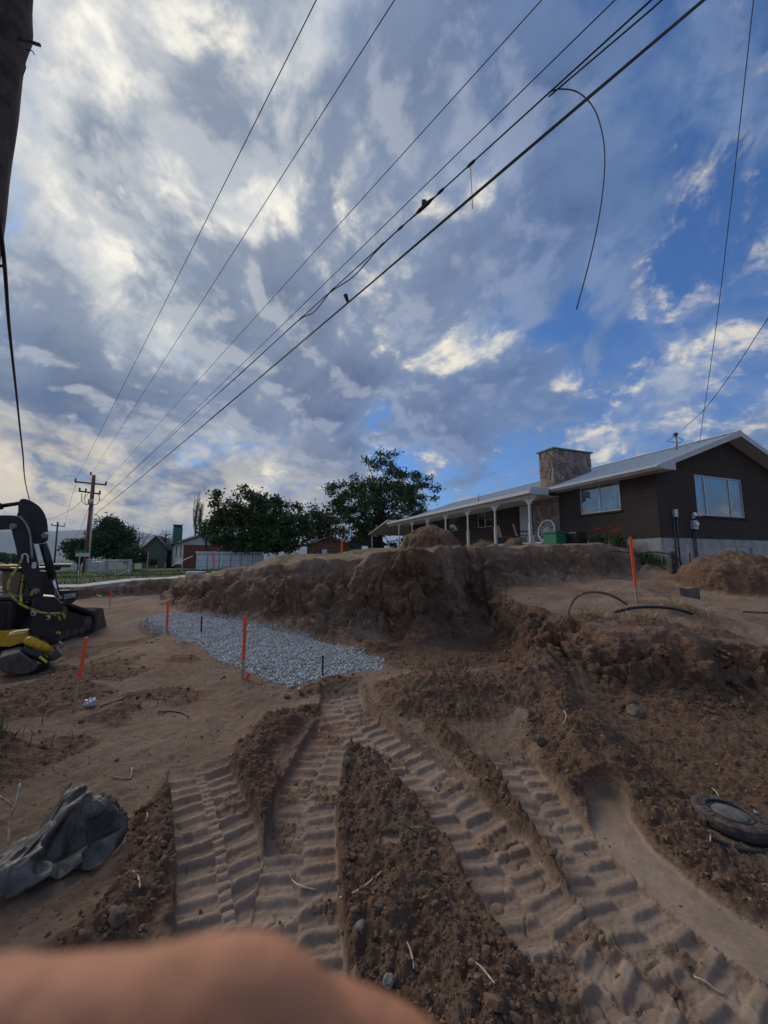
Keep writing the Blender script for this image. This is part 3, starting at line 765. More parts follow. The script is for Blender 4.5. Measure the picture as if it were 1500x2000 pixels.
# ------------------------------------------------------------------ sidewalk slab beyond the excavation
def sidewalk():
    P = [(-26, 8.0), (-16.0, 11.35), (-11.6, 15.0), (-9.2, 17.6), (-7.6, 20.2), (-4.5, 26)]
    root = None
    k = 0
    segs = []
    for a, b in zip(P[:-1], P[1:]):
        L = math.hypot(b[0] - a[0], b[1] - a[1]); n = max(1, int(L / 1.4))
        for i in range(n): segs.append((a[0] + (b[0] - a[0]) * i / n, a[1] + (b[1] - a[1]) * i / n, a[0] + (b[0] - a[0]) * (i + 1) / n, a[1] + (b[1] - a[1]) * (i + 1) / n))
    mb0 = MB(); base = None
    for (x0, y0, x1, y1) in segs:
        dx, dy = x1 - x0, y1 - y0; L = math.hypot(dx, dy); nx, ny = -dy / L, dx / L
        g = .008
        pts = [(x0 + dx * g, y0 + dy * g), (x1 - dx * g, y1 - dy * g), (x1 - dx * g + nx * 1.2, y1 - dy * g + ny * 1.2), (x0 + dx * g + nx * 1.2, y0 + dy * g + ny * 1.2)]
        zs = [hz(p[0], p[1], False) + .07 for p in pts]
        m = MB(); m.add([(p[0], p[1], z - .16) for p, z in zip(pts, zs)] + [(p[0], p[1], z) for p, z in zip(pts, zs)], [(3, 2, 1, 0), (4, 5, 6, 7), (0, 1, 5, 4), (1, 2, 6, 5), (2, 3, 7, 6), (3, 0, 4, 7)])
        if base is None:
            base = m.build('sidewalk', 'concrete'); base['kind'] = 'structure'
        else: m.build('paving_slab', 'concrete', base)
sidewalk()

# ------------------------------------------------------------------ crushed stone bed
def scatter_rocks(name, pts, sizes, material, seed, flat=.7, sub=False, lift=.25):
    """one mesh of many little broken stones"""
    r = np.random.default_rng(seed); n = len(pts)
    if True:
        bm = bmesh.new(); bmesh.ops.create_icosphere(bm, subdivisions=1, radius=1.0)
        base = np.array([v.co[:] for v in bm.verts]); F = np.array([[v.index for v in f.verts] for f in bm.faces]); bm.free()
    m = len(base)
    jit = 1 + r.uniform(-.32, .32, (n, m, 1)); B = base[None] * jit + r.uniform(-.16, .16, (n, m, 3))
    sc = np.stack([r.uniform(.7, 1.2, n), r.uniform(.6, 1.0, n), r.uniform(.5, .9, n) * flat / .7], 1)
    B = B * sc[:, None]
    a, b, c = r.uniform(0, 6.28, n), r.uniform(-.6, .6, n), r.uniform(-.6, .6, n)
    ca, sa, cb, sb, cc, sc_ = np.cos(a), np.sin(a), np.cos(b), np.sin(b), np.cos(c), np.sin(c)
    X, Y, Z = B[..., 0], B[..., 1], B[..., 2]
    Y, Z = Y * cb[:, None] - Z * sb[:, None], Y * sb[:, None] + Z * cb[:, None]
    X, Z = X * cc[:, None] + Z * sc_[:, None], -X * sc_[:, None] + Z * cc[:, None]
    X, Y = X * ca[:, None] - Y * sa[:, None], X * sa[:, None] + Y * ca[:, None]
    S = np.asarray(sizes)[:, None]; P = np.asarray(pts)
    V = np.stack([X * S + P[:, :1], Y * S + P[:, 1:2], Z * S + P[:, 2:3] + S * lift], -1).reshape(-1, 3)
    FF = (F[None] + (np.arange(n) * m)[:, None, None]).reshape(-1, 3)
    return np_mesh(name, V, FF, MATS[material], False)
def gravel_bed():
    xs = np.array([p[0] for p in GRAV]); ys = np.array([p[1] for p in GRAV])
    n = 60000; x = rng.uniform(xs.min() - .2, xs.max() + .3, n); y = rng.uniform(ys.min() - .2, ys.max() + .2, n)
    e = polyedge(x + .10 * fbm(x * 2, y * 2, 2, 401), y + .10 * fbm(x * 2, y * 2, 2, 403), GRAV)
    keep = (e > -.02) | ((e > -.22) & (rng.uniform(0, 1, n) < .10 * np.exp((e) / .08)))
    x, y = x[keep], y[keep]
    x, y = x[:21000], y[:21000]
    z = terrain(x, y, False)[0]; kk = z < .10; x, y, z = x[kk], y[kk], z[kk]
    P = np.stack([x, y, z + rng.uniform(-.004, .014, len(x))], 1)
    me = scatter_rocks('gravel', P, rng.uniform(.008, .021, len(x)), 'gravel', 5)
    tag(link(bpy.data.objects.new('gravel', me)), 'strip of loose pale grey crushed stone below the dirt bank', 'gravel', kind='stuff')
gravel_bed()
def soil_clods():
    # crumbs and clods over the loose soil, thickest near the camera
    n = 200000
    az = rng.uniform(-.85, .85, n); r = np.exp(rng.uniform(math.log(1.3), math.log(9.5), n))
    x = np.sin(az) * r; y = np.cos(az) * r
    z, lo, gr, co = terrain(x, y, True)
    keep = rng.uniform(0, 1, n) < (.07 + .75 * lo ** 1.2) * (1 - .75 * co)
    ge = polyedge(x, y, GRAV); keep &= ge < -.05
    x, y, z, lo, r = x[keep], y[keep], z[keep], lo[keep], r[keep]
    x, y, z, lo, r = [q[:24000] for q in (x, y, z, lo, r)]
    s = .0018 * np.exp(rng.normal(0, .66, len(x))) * (1 + .22 * r) * (1 + .4 * lo)
    s = np.minimum(s, .035)
    me = scatter_rocks('soil_clods', np.stack([x, y, z], 1), s, 'clod', 9, flat=.75, sub=False, lift=.18)
    tag(link(bpy.data.objects.new('soil_clods', me)), 'dark crumbly clods of loose soil strewn over the dirt', 'soil', kind='stuff')
def clod_mat():
    m = bpy.data.materials.new('clod_soil'); m.use_nodes = True
    t = NT(m.node_tree); b = m.node_tree.nodes['Principled BSDF']
    g = t.node('ShaderNodeNewGeometry')
    c = t.mix(g.outputs['Random Per Island'], (.130, .078, .050), (.220, .138, .090))
    t.put(b.inputs['Base Color'], c); b.inputs['Roughness'].default_value = .95; b.inputs['Specular IOR Level'].default_value = .1
    bn = t.node('ShaderNodeBump'); bn.inputs['Strength'].default_value = .5; bn.inputs['Distance'].default_value = .01
    t.put(bn.inputs['Height'], t.noise(g.outputs['Position'], 160, 4, .7)); t.put(b.inputs['Normal'], bn.outputs[0]); MATS['clod'] = m
def bank_clods():
    n = 60000; x = rng.uniform(-7, 7, n); y = rng.uniform(4, 13.5, n)
    z = terrain(x, y, False)[0]; f = terrain.face; u = rng.uniform(0, 1, n)
    keep = (f > .04) & (f < .9) & (u < .30 * np.clip(1.2 - z, 0.06, 1)) & (polyedge(x, y, GRAV) < -.02)
    x, y = x[keep][:5000], y[keep][:5000]; z = terrain(x, y, True)[0]
    s = np.minimum(.013 * np.exp(rng.normal(0, .6, len(x))), .07)
    me = scatter_rocks('bank_clods', np.stack([x, y, z], 1), s, 'clod', 19, flat=.8, lift=.1)
    tag(link(bpy.data.objects.new('bank_clods', me)), 'fallen soil lumps along the foot of the cut banks', 'soil', kind='stuff')
clod_mat(); soil_clods(); bank_clods()

# ------------------------------------------------------------------ blades of grass
def blades(name, x, y, hgt, material, label, cat, seed=3, lean=.5, wid=.006):
    r = np.random.default_rng(seed); n = len(x)
    z = terrain(x, y, True)[0] - .01
    a = r.uniform(0, 6.28, n); ln = np.abs(r.normal(0, lean, n)) * hgt; w = wid * r.uniform(.6, 1.4, n); b = r.uniform(0, 6.28, n)
    lx, ly = np.cos(a) * ln, np.sin(a) * ln
    wx, wy = np.cos(b) * w, np.sin(b) * w
    V = np.stack([np.stack([x - wx, y - wy, z], 1), np.stack([x + wx, y + wy, z], 1),
                  np.stack([x + lx * .35 + wx * .7, y + ly * .35 + wy * .7, z + hgt * .6], 1), np.stack([x + lx * .35 - wx * .7, y + ly * .35 - wy * .7, z + hgt * .6], 1),
                  np.stack([x + lx, y + ly, z + hgt * .92], 1)], 1).reshape(-1, 3)
    k = (np.arange(n) * 5)[:, None]
    F = np.concatenate([k + np.array([[0, 1, 2]]), k + np.array([[0, 2, 3]]), k + np.array([[3, 2, 4]])], 0)
    o = link(bpy.data.objects.new(name, np_mesh(name, V, F, MATS[material], False)))
    return tag(o, label, cat, kind='stuff')
def grasses():
    # dry turf along the bank top
    n = 60000
    x = rng.uniform(-7, 6, n); y = rng.uniform(7.5, 20, n)
    z, lo, gr, co = terrain(x, y, False)
    k = (gr > .25) & (rng.uniform(0, 1, n) < gr * .5 * (fbm(x * 1.7, y * 1.7, 2, 411) > .05) * np.interp(y, [7, 20], [1, .35]))
    x, y = x[k][:9000], y[k][:9000]
    blades('dry_grass', x, y, rng.uniform(.03, .13, len(x)), 'straw', 'dry straw-coloured grass on top of the dirt bank', 'grass', 4, .6)
    # fine roots hanging from the torn turf edge
    n = 90000; x = rng.uniform(-6.5, 6.5, n); y = rng.uniform(7.2, 13, n); z = terrain(x, y, False)[0]; f = terrain.face
    k = (f > .05) & (f < .42) & (z > 1.0) & (rng.uniform(0, 1, n) < .5 * (fbm(x * 1.5, y * 1.5, 2, 421) > .0)); x, y = x[k][:2600], y[k][:2600]
    blades('hanging_roots', x, y - .05, -rng.uniform(.03, .20, len(x)), 'root_dark', 'fine brown roots hanging from the torn edge of the bank', 'roots', 8, .35, .0035)
    n = 40000
    x = rng.uniform(-30, -8, n); y = rng.uniform(13, 36, n)
    z, lo, gr, co = terrain(x, y, False)
    Ty = np.interp(x, TOE[:, 0], TOE[:, 1])
    k = (gr > .5) & (y - Ty > 2.4)
    x, y = x[k][:16000], y[k][:16000]
    blades('lawn_grass', x, y, rng.uniform(.05, .22, len(x)), 'green_blade', 'green weedy lawn beyond the concrete sidewalk', 'grass', 5, .5, .012)
    # sods and weeds on the bench and near the house
    cl = [(5.2, 6.9, .35, 260), (4.2, 6.2, .3, 160), (7.3, 6.4, .4, 220), (6.1, 5.9, .3, 120), (3.3, 6.0, .35, 160), (8.9, 12.2, .4, 300), (2.9, 9.6, .5, 200), (1.2, 11.2, .9, 500), (3.9, 14.1, .9, 600)]
    xs = np.concatenate([rng.normal(a, s * .5, n) for a, b, s, n in cl]); ys = np.concatenate([rng.normal(b, s * .4, n) for a, b, s, n in cl])
    blades('weed_tufts', xs, ys, rng.uniform(.05, .20, len(xs)), 'straw', 'scattered dry weed tufts on the bench below the brick house', 'grass', 6, .8)
    n = 1100
    xs = rng.normal(-3.25, .17, n); ys = rng.normal(2.9, .22, n)
    blades('grass_tussock', xs, ys, rng.uniform(.05, .18, n), 'olive_blade', 'green grass tussock on a clod at the left edge', 'grass', 7, 1.1, .004)
grasses()

# ------------------------------------------------------------------ the brown brick house
HC = Vector((9.56, 13.3, 0)); HR = R(21.1)
FLOORZ = 2.30
def wall_cells(axis, at_, thick, u0, u1, z0, z1, holes):
    """boxes of a wall lying at x=at_ (axis 'y') or y=at_ (axis 'x') with rectangular holes"""
    us = sorted({u0, u1, *[h[0] for h in holes], *[h[1] for h in holes]}); zs = sorted({z0, z1, *[h[2] for h in holes], *[h[3] for h in holes]})
    m = MB()
    for a, b in zip(us[:-1], us[1:]):
        for c, e in zip(zs[:-1], zs[1:]):
            mu, mz = (a + b) / 2, (c + e) / 2
            if any(h[0] < mu < h[1] and h[2] < mz < h[3] for h in holes): continue
            if axis == 'y': m.box(at_, at_ + thick, a, b, c, e)
            else: m.box(a, b, at_, at_ + thick, c, e)
    return m
def cells(w, h, n, seed, gap=.012):
    """irregular stone outlines filling a w x h face"""
    r = random.Random(seed); P = []
    for _ in range(n * 30):
        q = (r.uniform(0, w), r.uniform(0, h))
        if all(math.hypot(q[0] - p[0], q[1] - p[1]) > .62 * math.sqrt(w * h / n) for p in P): P.append(q)
        if len(P) >= n: break
    out = []
    for i, p in enumerate(P):
        poly = [(0, 0), (w, 0), (w, h), (0, h)]
        for j, q in enumerate(P):
            if i == j: continue
            mx, my = (p[0] + q[0]) / 2, (p[1] + q[1]) / 2; nx, ny = q[0] - p[0], q[1] - p[1]; L = math.hypot(nx, ny); nx /= L; ny /= L
            mx -= nx * gap; my -= ny * gap
            new = []
            for k in range(len(poly)):
                a, b = poly[k], poly[(k + 1) % len(poly)]
                da = (a[0] - mx) * nx + (a[1] - my) * ny; db = (b[0] - mx) * nx + (b[1] - my) * ny
                if da <= 0: new.append(a)
                if da * db < 0:
                    t = da / (da - db); new.append((a[0] + (b[0] - a[0]) * t, a[1] + (b[1] - a[1]) * t))
            poly = new
            if len(poly) < 3: break
        if len(poly) >= 3: out.append(poly)
    return out
def stone_face(parent, w, h, n, seed, fn, depth=.05):
    r = random.Random(seed + 99)
    for poly in cells(w, h, n, seed):
        cx = sum(p[0] for p in poly) / len(poly); cy = sum(p[1] for p in poly) / len(poly); k = len(poly)
        d = depth * r.uniform(.6, 1.3)
        A = [fn(*p, -.02) for p in poly]; B = [fn(cx + (p[0] - cx) * .95, cy + (p[1] - cy) * .95, d * .7) for p in poly]; C = [fn(cx + (p[0] - cx) * .70, cy + (p[1] - cy) * .70, d) for p in poly]
        m = MB(); V = A + B + C; F = []
        for i in range(k):
            j = (i + 1) % k
            F += [(i, j, k + j, k + i), (k + i, k + j, 2 * k + j, 2 * k + i)]
        F.append(tuple(range(2 * k, 3 * k))); F.append(tuple(range(k))[::-1])
        m.add(V, F); m.build('stone', 'stone', parent)
def window(parent, axis, face, u0, u1, z0, z1, mull, frame='alu', cur='curtain', sill=True, cover=(0, 1)):
    """window set in an opening; face = wall plane coordinate, wall thickness goes inwards (+)"""
    def bx(m, a, b, d0, d1, c, e):
        if axis == 'y': m.box(face + d0, face + d1, a, b, c, e)
        else: m.box(a, b, face + d0, face + d1, c, e)
    f = MB(); w = .05
    bx(f, u0, u1, .03, .09, z0, z0 + w); bx(f, u0, u1, .03, .09, z1 - w, z1); bx(f, u0, u0 + w, .03, .09, z0 + w, z1 - w); bx(f, u1 - w, u1, .03, .09, z0 + w, z1 - w)
    win = f.build('window', frame, parent)
    for q in mull:
        mm = MB(); bx(mm, q - .025, q + .025, .035, .085, z0 + w, z1 - w); mm.build('mullion', frame, win)
    ed = [u0 + w] + list(mull) + [u1 - w]
    for a, b in zip(ed[:-1], ed[1:]):
        g = MB(); bx(g, a + .02, b - .02, .055, .060, z0 + w, z1 - w); g.build('pane', 'glass', win)
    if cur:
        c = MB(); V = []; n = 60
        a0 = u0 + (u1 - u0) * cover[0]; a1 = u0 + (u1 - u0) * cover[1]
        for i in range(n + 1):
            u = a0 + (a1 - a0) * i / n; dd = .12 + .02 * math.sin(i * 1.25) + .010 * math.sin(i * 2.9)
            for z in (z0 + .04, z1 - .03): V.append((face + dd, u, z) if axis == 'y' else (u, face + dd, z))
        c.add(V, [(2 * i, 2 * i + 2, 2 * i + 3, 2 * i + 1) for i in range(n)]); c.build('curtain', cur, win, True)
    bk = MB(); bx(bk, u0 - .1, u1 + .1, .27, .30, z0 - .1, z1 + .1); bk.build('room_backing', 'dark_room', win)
    if sill:
        s_ = MB(); bx(s_, u0 - .06, u1 + .06, -.05, .06, z0 - .075, z0 - .002); s_.build('sill', 'brick', win, bevel=.008)
    return win
def house():
    h = thing('brick_house', 'long dark brown brick ranch house with metal roof and porch above the bank', 'house', HC, HR)
    LEN = 21.0; WID = 8.4; ez = 4.72; rz = 6.42; rx = WID / 2; slope = (rz - ez) / (rx + .55)
    yS0, yS1 = 4.35, 5.95
    # foundation
    f = wall_cells('x', 0.0, .25, 0, WID, .3, FLOORZ, [(3.55, 5.4, 1.35, 2.02)])
    f.box(0, .25, .25, LEN, .3, FLOORZ); f.build('foundation', 'concrete', h)
    window(h, 'x', 0.0, 3.55, 5.4, 1.35, 2.02, [4.5], 'white_paint', 'curtain_dim', False, (.0, .45))
    # brick walls
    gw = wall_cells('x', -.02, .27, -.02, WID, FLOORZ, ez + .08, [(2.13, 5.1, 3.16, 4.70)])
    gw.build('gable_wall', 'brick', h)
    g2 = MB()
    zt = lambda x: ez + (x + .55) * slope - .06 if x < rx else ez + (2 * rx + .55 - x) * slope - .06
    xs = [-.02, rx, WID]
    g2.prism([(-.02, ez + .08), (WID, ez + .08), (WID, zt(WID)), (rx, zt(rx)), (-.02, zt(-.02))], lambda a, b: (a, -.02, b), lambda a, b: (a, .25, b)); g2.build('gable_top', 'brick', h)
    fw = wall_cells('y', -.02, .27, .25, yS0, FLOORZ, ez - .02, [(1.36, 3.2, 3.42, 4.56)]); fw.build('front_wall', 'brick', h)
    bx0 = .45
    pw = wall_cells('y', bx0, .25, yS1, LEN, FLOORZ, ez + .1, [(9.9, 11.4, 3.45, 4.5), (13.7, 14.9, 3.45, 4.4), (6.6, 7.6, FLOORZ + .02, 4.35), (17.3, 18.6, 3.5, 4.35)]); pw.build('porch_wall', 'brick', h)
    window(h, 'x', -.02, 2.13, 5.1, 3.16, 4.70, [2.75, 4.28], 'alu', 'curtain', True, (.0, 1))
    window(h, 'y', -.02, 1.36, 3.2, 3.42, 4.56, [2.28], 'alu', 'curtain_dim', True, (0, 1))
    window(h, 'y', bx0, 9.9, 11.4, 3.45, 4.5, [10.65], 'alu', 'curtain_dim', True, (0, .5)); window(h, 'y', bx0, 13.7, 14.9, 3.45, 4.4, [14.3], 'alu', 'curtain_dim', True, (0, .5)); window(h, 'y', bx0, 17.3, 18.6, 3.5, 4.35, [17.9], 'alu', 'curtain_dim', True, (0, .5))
    d = MB(); d.box(bx0 + .06, bx0 + .11, 6.6, 7.6, FLOORZ + .02, 4.35); door = d.build('door', 'siding_white', h)
    k = MB(); k.tube([(bx0 + .0, 6.72, 3.3), (bx0 + .06, 6.72, 3.3)], .03, 8); k.build('handle', 'steel', door)
    ra = MB(); ra.box(WID - .25, WID, .25, LEN, .3, ez - .02); ra.box(0.25, WID - .25, LEN - .25, LEN, .3, ez - .02); ra.build('rear_wall', 'brick', h)
    # stone veneer beside the window, and the chimney rising out of it
    sv = MB(); sv.box(-.05, bx0, yS0, yS1, FLOORZ, ez + .05); svo = sv.build('stone_panel', 'concrete', h)
    stone_face(svo, yS1 - yS0, ez - FLOORZ, 26, 3, lambda u, v, dd: (-.05 - dd, yS0 + u, FLOORZ + v))
    cy0, cy1, cx0, cx1, ct = 4.55, 5.45, .02, 2.35, 6.68
    c = MB(); c.box(cx0, cx1, cy0, cy1, ez - .2, ct); ch = c.build('chimney', 'concrete', h)
    stone_face(ch, cx1 - cx0, ct - 4.9, 34, 11, lambda u, v, dd: (cx0 + u, cy0 - dd, 4.9 + v)); stone_face(ch, cy1 - cy0, ct - 4.75, 13, 12, lambda u, v, dd: (cx0 - dd, cy0 + u, 4.75 + v))
    cap = MB(); cap.box(cx0 - .10, cx1 + .10, cy0 - .10, cy1 + .10, ct, ct + .06); cap.build('cap', 'trim_teal', ch)
    # roof of ribbed metal sheets
    th = math.atan(slope); y0, y1 = -.55, LEN + .35; NP = 24; pwid = (y1 - y0) / NP
    L = (rx + .55) / math.cos(th)
    def panel(L):
        m = MB(); m.box(0, L, .004, pwid - .004, 0, .025)
        for q in (.02, pwid * .27, pwid * .52, pwid * .77):
            m.add([(0, q, .025), (0, q + .05, .025), (0, q + .035, .050), (0, q + .015, .050), (L, q, .025), (L, q + .05, .025), (L, q + .035, .050), (L, q + .015, .050)], [(0, 3, 2, 1), (4, 5, 6, 7), (0, 4, 7, 3), (3, 7, 6, 2), (2, 6, 5, 1)])
        return m.mesh('roof_panel', 'galv')
    me = panel(L)
    roof = MB(); roof.prism([(-.50, ez - .05), (rx, rz - .05), (WID + .50, ez - .05), (WID + .5, ez - .12), (rx, rz - .14), (-.50, ez - .12)], lambda a, b: (a, y0 + .03, b), lambda a, b: (a, y1 - .03, b)); ro = roof.build('roof', 'white_paint', h)
    for i in range(NP):
        inst('roof_panel', me, ro, Matrix.Translation((-.55, y0 + i * pwid, ez - .03)) @ Matrix.Rotation(-th, 4, 'Y'))
        inst('roof_panel', me, ro, Matrix.Translation((WID + .55, y0 + (i + 1) * pwid, ez - .03)) @ Matrix.Rotation(math.pi, 4, 'Z') @ Matrix.Rotation(-th, 4, 'Y'))
    rc = MB(); rc.prism([(rx - .16, rz - .02), (rx, rz + .045), (rx + .16, rz - .02), (rx + .16, rz - .01), (rx, rz + .065), (rx - .16, rz - .01)], lambda a, b: (a, y0 - .02, b), lambda a, b: (a, y1 + .02, b)); rc.build('ridge_cap', 'galv', ro)
    # white rake boards, fascia, soffit return
    rk = MB(); rk.prism([(-.56, ez + .02), (rx, rz + .02), (WID + .56, ez + .02), (WID + .56, ez - .17), (rx, rz - .19), (-.56, ez - .17)], lambda a, b: (a, y0 - .035, b), lambda a, b: (a, y0 - .002, b)); rk.build('rake_board', 'white_paint', h)
    fa = MB(); fa.box(-.60, -.56, y0, 6.0, ez - .17, ez - .01); fa.box(-.68, -.60, y0, 6.0, ez - .10, ez - .02); fa.build('fascia_gutter', 'white_paint', h, bevel=.01)
    so = MB(); so.box(-.555, -.022, y0, yS1, ez - .175, ez - .155); so.build('soffit', 'white_paint', h)
    rt = MB(); rt.prism([(-.60, ez - .16), (.16, ez - .16), (.16, ez + .12)], lambda a, b: (a, y0 - .06, b), lambda a, b: (a, y0 - .037, b)); rt.build('eave_return', 'white_paint', h)
    # porch
    xo = -1.42; pe = 4.56
    sl = MB(); sl.box(xo + .02, bx0, yS0 - .3, LEN + 1.0, FLOORZ - .18, FLOORZ - .02); sl.build('porch_slab', 'white_paint', h, bevel=.01)
    py0, py1 = 5.0 - .75, LEN + .4
    pr = MB(); pr.prism([(xo - .30, pe), (-.50, ez + .02), (bx0 + .6, ez + .42), (bx0 + .6, ez + .36), (-.5, ez - .06), (xo - .30, pe - .05)], lambda a, b: (a, py0, b), lambda a, b: (a, py1, b)); po = pr.build('porch_roof', 'galv', h)
    ce = MB(); ce.box(xo + .12, bx0, py0 + .06, py1 - .06, pe - .20, pe - .17); ce.build('porch_ceiling', 'white_paint', h)
    be = MB(); be.box(xo - .09, xo + .10, py0 + .03, py1, pe - .30, pe - .08); be.build('porch_beam', 'white_paint', h, bevel=.01)
    fs = MB(); fs.box(xo - .34, xo - .305, py0, py1, pe - .13, pe + .02); fs.box(xo - .304, xo - .10, py0 + .01, py1, pe - .12, pe - .10); fs.box(xo - .304, -.70, py0 - .03, py0 - .002, pe - .18, pe + .14); fs.build('porch_fascia', 'white_paint', h)
    end = MB(); end.prism([(py1 + .01, ez + .10), (py1 + 5.0, pe - .70), (py1 + 5.0, pe - .77), (py1 + .01, ez - .02)], lambda a, b: (xo - .3, a, b), lambda a, b: (4.5, a, b)); end.build('end_canopy', 'galv', h)
    for x in (xo, 2.2):
        m = MB(); m.box(x - .05, x + .05, py1 + 4.6, py1 + 4.7, FLOORZ - .6, pe - .70); m.build('canopy_post', 'white_paint', h)
    for i in range(7):
        y = 4.68 + 2.47 * i
        m = MB(); m.box(xo - .062, xo + .062, y - .062, y + .062, FLOORZ - .02, FLOORZ + .85); m.box(xo - .042, xo + .042, y - .042, y + .042, FLOORZ + .85, pe - .30); p = m.build('porch_post', 'white_paint', h, bevel=.012)
        for s_ in (-1, 1):
            b = MB(); pts = [(0.05, 0), (.42, 0), (.42, -.04), (.28, -.07), (.16, -.15), (.09, -.27), (.05, -.30)]
            b.prism([(s_ * a, c_) for a, c_ in pts], lambda a, c_: (xo - .02, y + a, pe - .302 + c_), lambda a, c_: (xo + .02, y + a, pe - .302 + c_)); b.build('bracket', 'white_paint', p)
    # mast, meter, conduits and flood lights
    mx, my = 3.0, 1.0; mz = ez + (mx + .55) * slope
    m = MB(); m.tube([(mx, my, mz - .1), (mx, my, mz + .62)], .04, 10); mast = m.build('service_mast', 'steel', h, True)
    m = MB(); m.lathe([(.045, 0), (.085, .02), (.09, .07), (.05, .12), (.01, .13)], (mx, my, mz + .60), 12); m.build('weather_head', 'cable_grey', mast, True)
    for a, b in ((-.26, .18), (.24, -.12)):
        m = MB(); m.tube(smoothpath([(mx, my, mz + .62), (mx + a * .6, my + b * .5, mz + .48), (mx + a, my + b, mz + .40), (mx + a * .6, my, mz + .30), (mx, my, mz + .34)], 4), .012, 6); m.build('drip_loop', 'wire', mast, True)
    def bxm(name, x, z, w, hh, dp, mt, par=h, bv=.012):
        m = MB(); m.box(x - w / 2, x + w / 2, -.02 - dp, -.021, z - hh / 2, z + hh / 2); return m.build(name, mt, par, bevel=bv)
    jb = bxm('junction_box', .78, 3.17, .17, .28, .10, 'alu'); mt_ = bxm('meter_box', 1.76, 2.78, .24, .32, .13, 'galv')
    m = MB(); m.lathe([(.085, 0), (.085, .05), (.06, .07), (.01, .075)], (1.76, -.15, 2.80), 16, Matrix.Rotation(R(90), 3, 'X')); m.build('meter_dial', 'lens', mt_, True)
    for x, z0, z1 in ((.70, 1.2, 3.03), (.86, 1.2, 3.03), (1.72, 1.15, 2.62), (1.83, 1.15, 2.62)):
        m = MB(); m.tube([(x, -.05, z0), (x, -.05, z1)], .024, 8); m.build('conduit', 'cable_grey', h, True)
    fl = bxm('flood_light', 1.80, 3.10, .16, .16, .05, 'alu')
    for s_ in (-1, 1):
        m = MB(); m.lathe([(.03, 0), (.07, .06), (.085, .12), (.08, .125)], (1.84 + s_ * .10, -.08, 3.12), 14, Matrix.Rotation(R(70), 3, 'X') @ Matrix.Rotation(R(s_ * 14), 3, 'Y')); m.build('lamp_head', 'lens', fl, True)
    vp = MB(); vp.tube([(1.0, 12.0, 5.1), (1.0, 12.0, 5.75)], .04, 8); vp.build('vent_pipe', 'steel', h, True)
    return h
hs = house()
def HL(x, y, z): # house coordinates to world
    return HC + Matrix.Rotation(HR, 3, 'Z') @ Vector((x, y, z))

# things around the porch
def wagon_wheel():
    w = thing('wagon_wheel', 'white spoked wagon wheel leaning on the stone wall by the porch', 'wheel', HL(-.34, 4.85, 2.30 + .54), HR)
    tilt = Matrix.Rotation(R(-90 + 9), 3, 'Y')
    n = 32; m = MB(); V = []; F = []
    for k in range(n):
        q = 2 * math.pi * k / n
        for (r, z) in ((.46, -.03), (.53, -.03), (.53, .03), (.46, .03)): V.append(tilt @ Vector((r * math.cos(q), r * math.sin(q), z)))
    for k in range(n):
        for e in range(4): F.append((k * 4 + e, k * 4 + (e + 1) % 4, ((k + 1) % n) * 4 + (e + 1) % 4, ((k + 1) % n) * 4 + e))
    m.add(V, F); m.build('rim', 'white_paint', w)
    m = MB(); m.lathe([(.05, -.10), (.085, -.06), (.085, .06), (.05, .10)], (0, 0, 0), 16, tilt); m.build('hub', 'white_paint', w, True)
    for k in range(14):
        q = 2 * math.pi * k / 14
        m = MB(); m.tube([tilt @ Vector((.06 * math.cos(q), .06 * math.sin(q), 0)), tilt @ Vector((.47 * math.cos(q), .47 * math.sin(q), 0))], [.022, .016], 6); m.build('spoke', 'white_paint', w)
wagon_wheel()
def chair(y, rot, label):
    c = thing('patio_chair', label, 'chair', HL(-.35, y, FLOORZ - .02), HR + rot, 'patio chairs on the porch')
    m = MB(); m.box(-.25, .25, -.25, .25, .40, .43); m.build('seat', 'chair_fabric', c, bevel=.01)
    m = MB(); m.prism([(.24, .42), (.40, 1.02), (.43, 1.01), (.27, .41)], lambda a, b: (-.24, a, b), lambda a, b: (.24, a, b)); m.build('backrest', 'chair_fabric', c)
    for sx in (-1, 1):
        m = MB(); m.tube([(sx * .26, -.24, 0), (sx * .26, -.26, .62)], .014, 6); m.build('leg', 'black_metal', c)
        m = MB(); m.tube([(sx * .26, .32, 0), (sx * .26, .24, .42), (sx * .25, .42, 1.05)], .014, 6); m.build('leg', 'black_metal', c)
        m = MB(); m.tube([(sx * .27, -.27, .62), (sx * .27, .28, .64)], .018, 6); m.build('armrest', 'black_metal', c)
chair(6.45, R(60), 'dark patio chair on the porch, nearer to the wagon wheel'); chair(7.75, R(75), 'dark patio chair on the porch, farther from the wagon wheel')
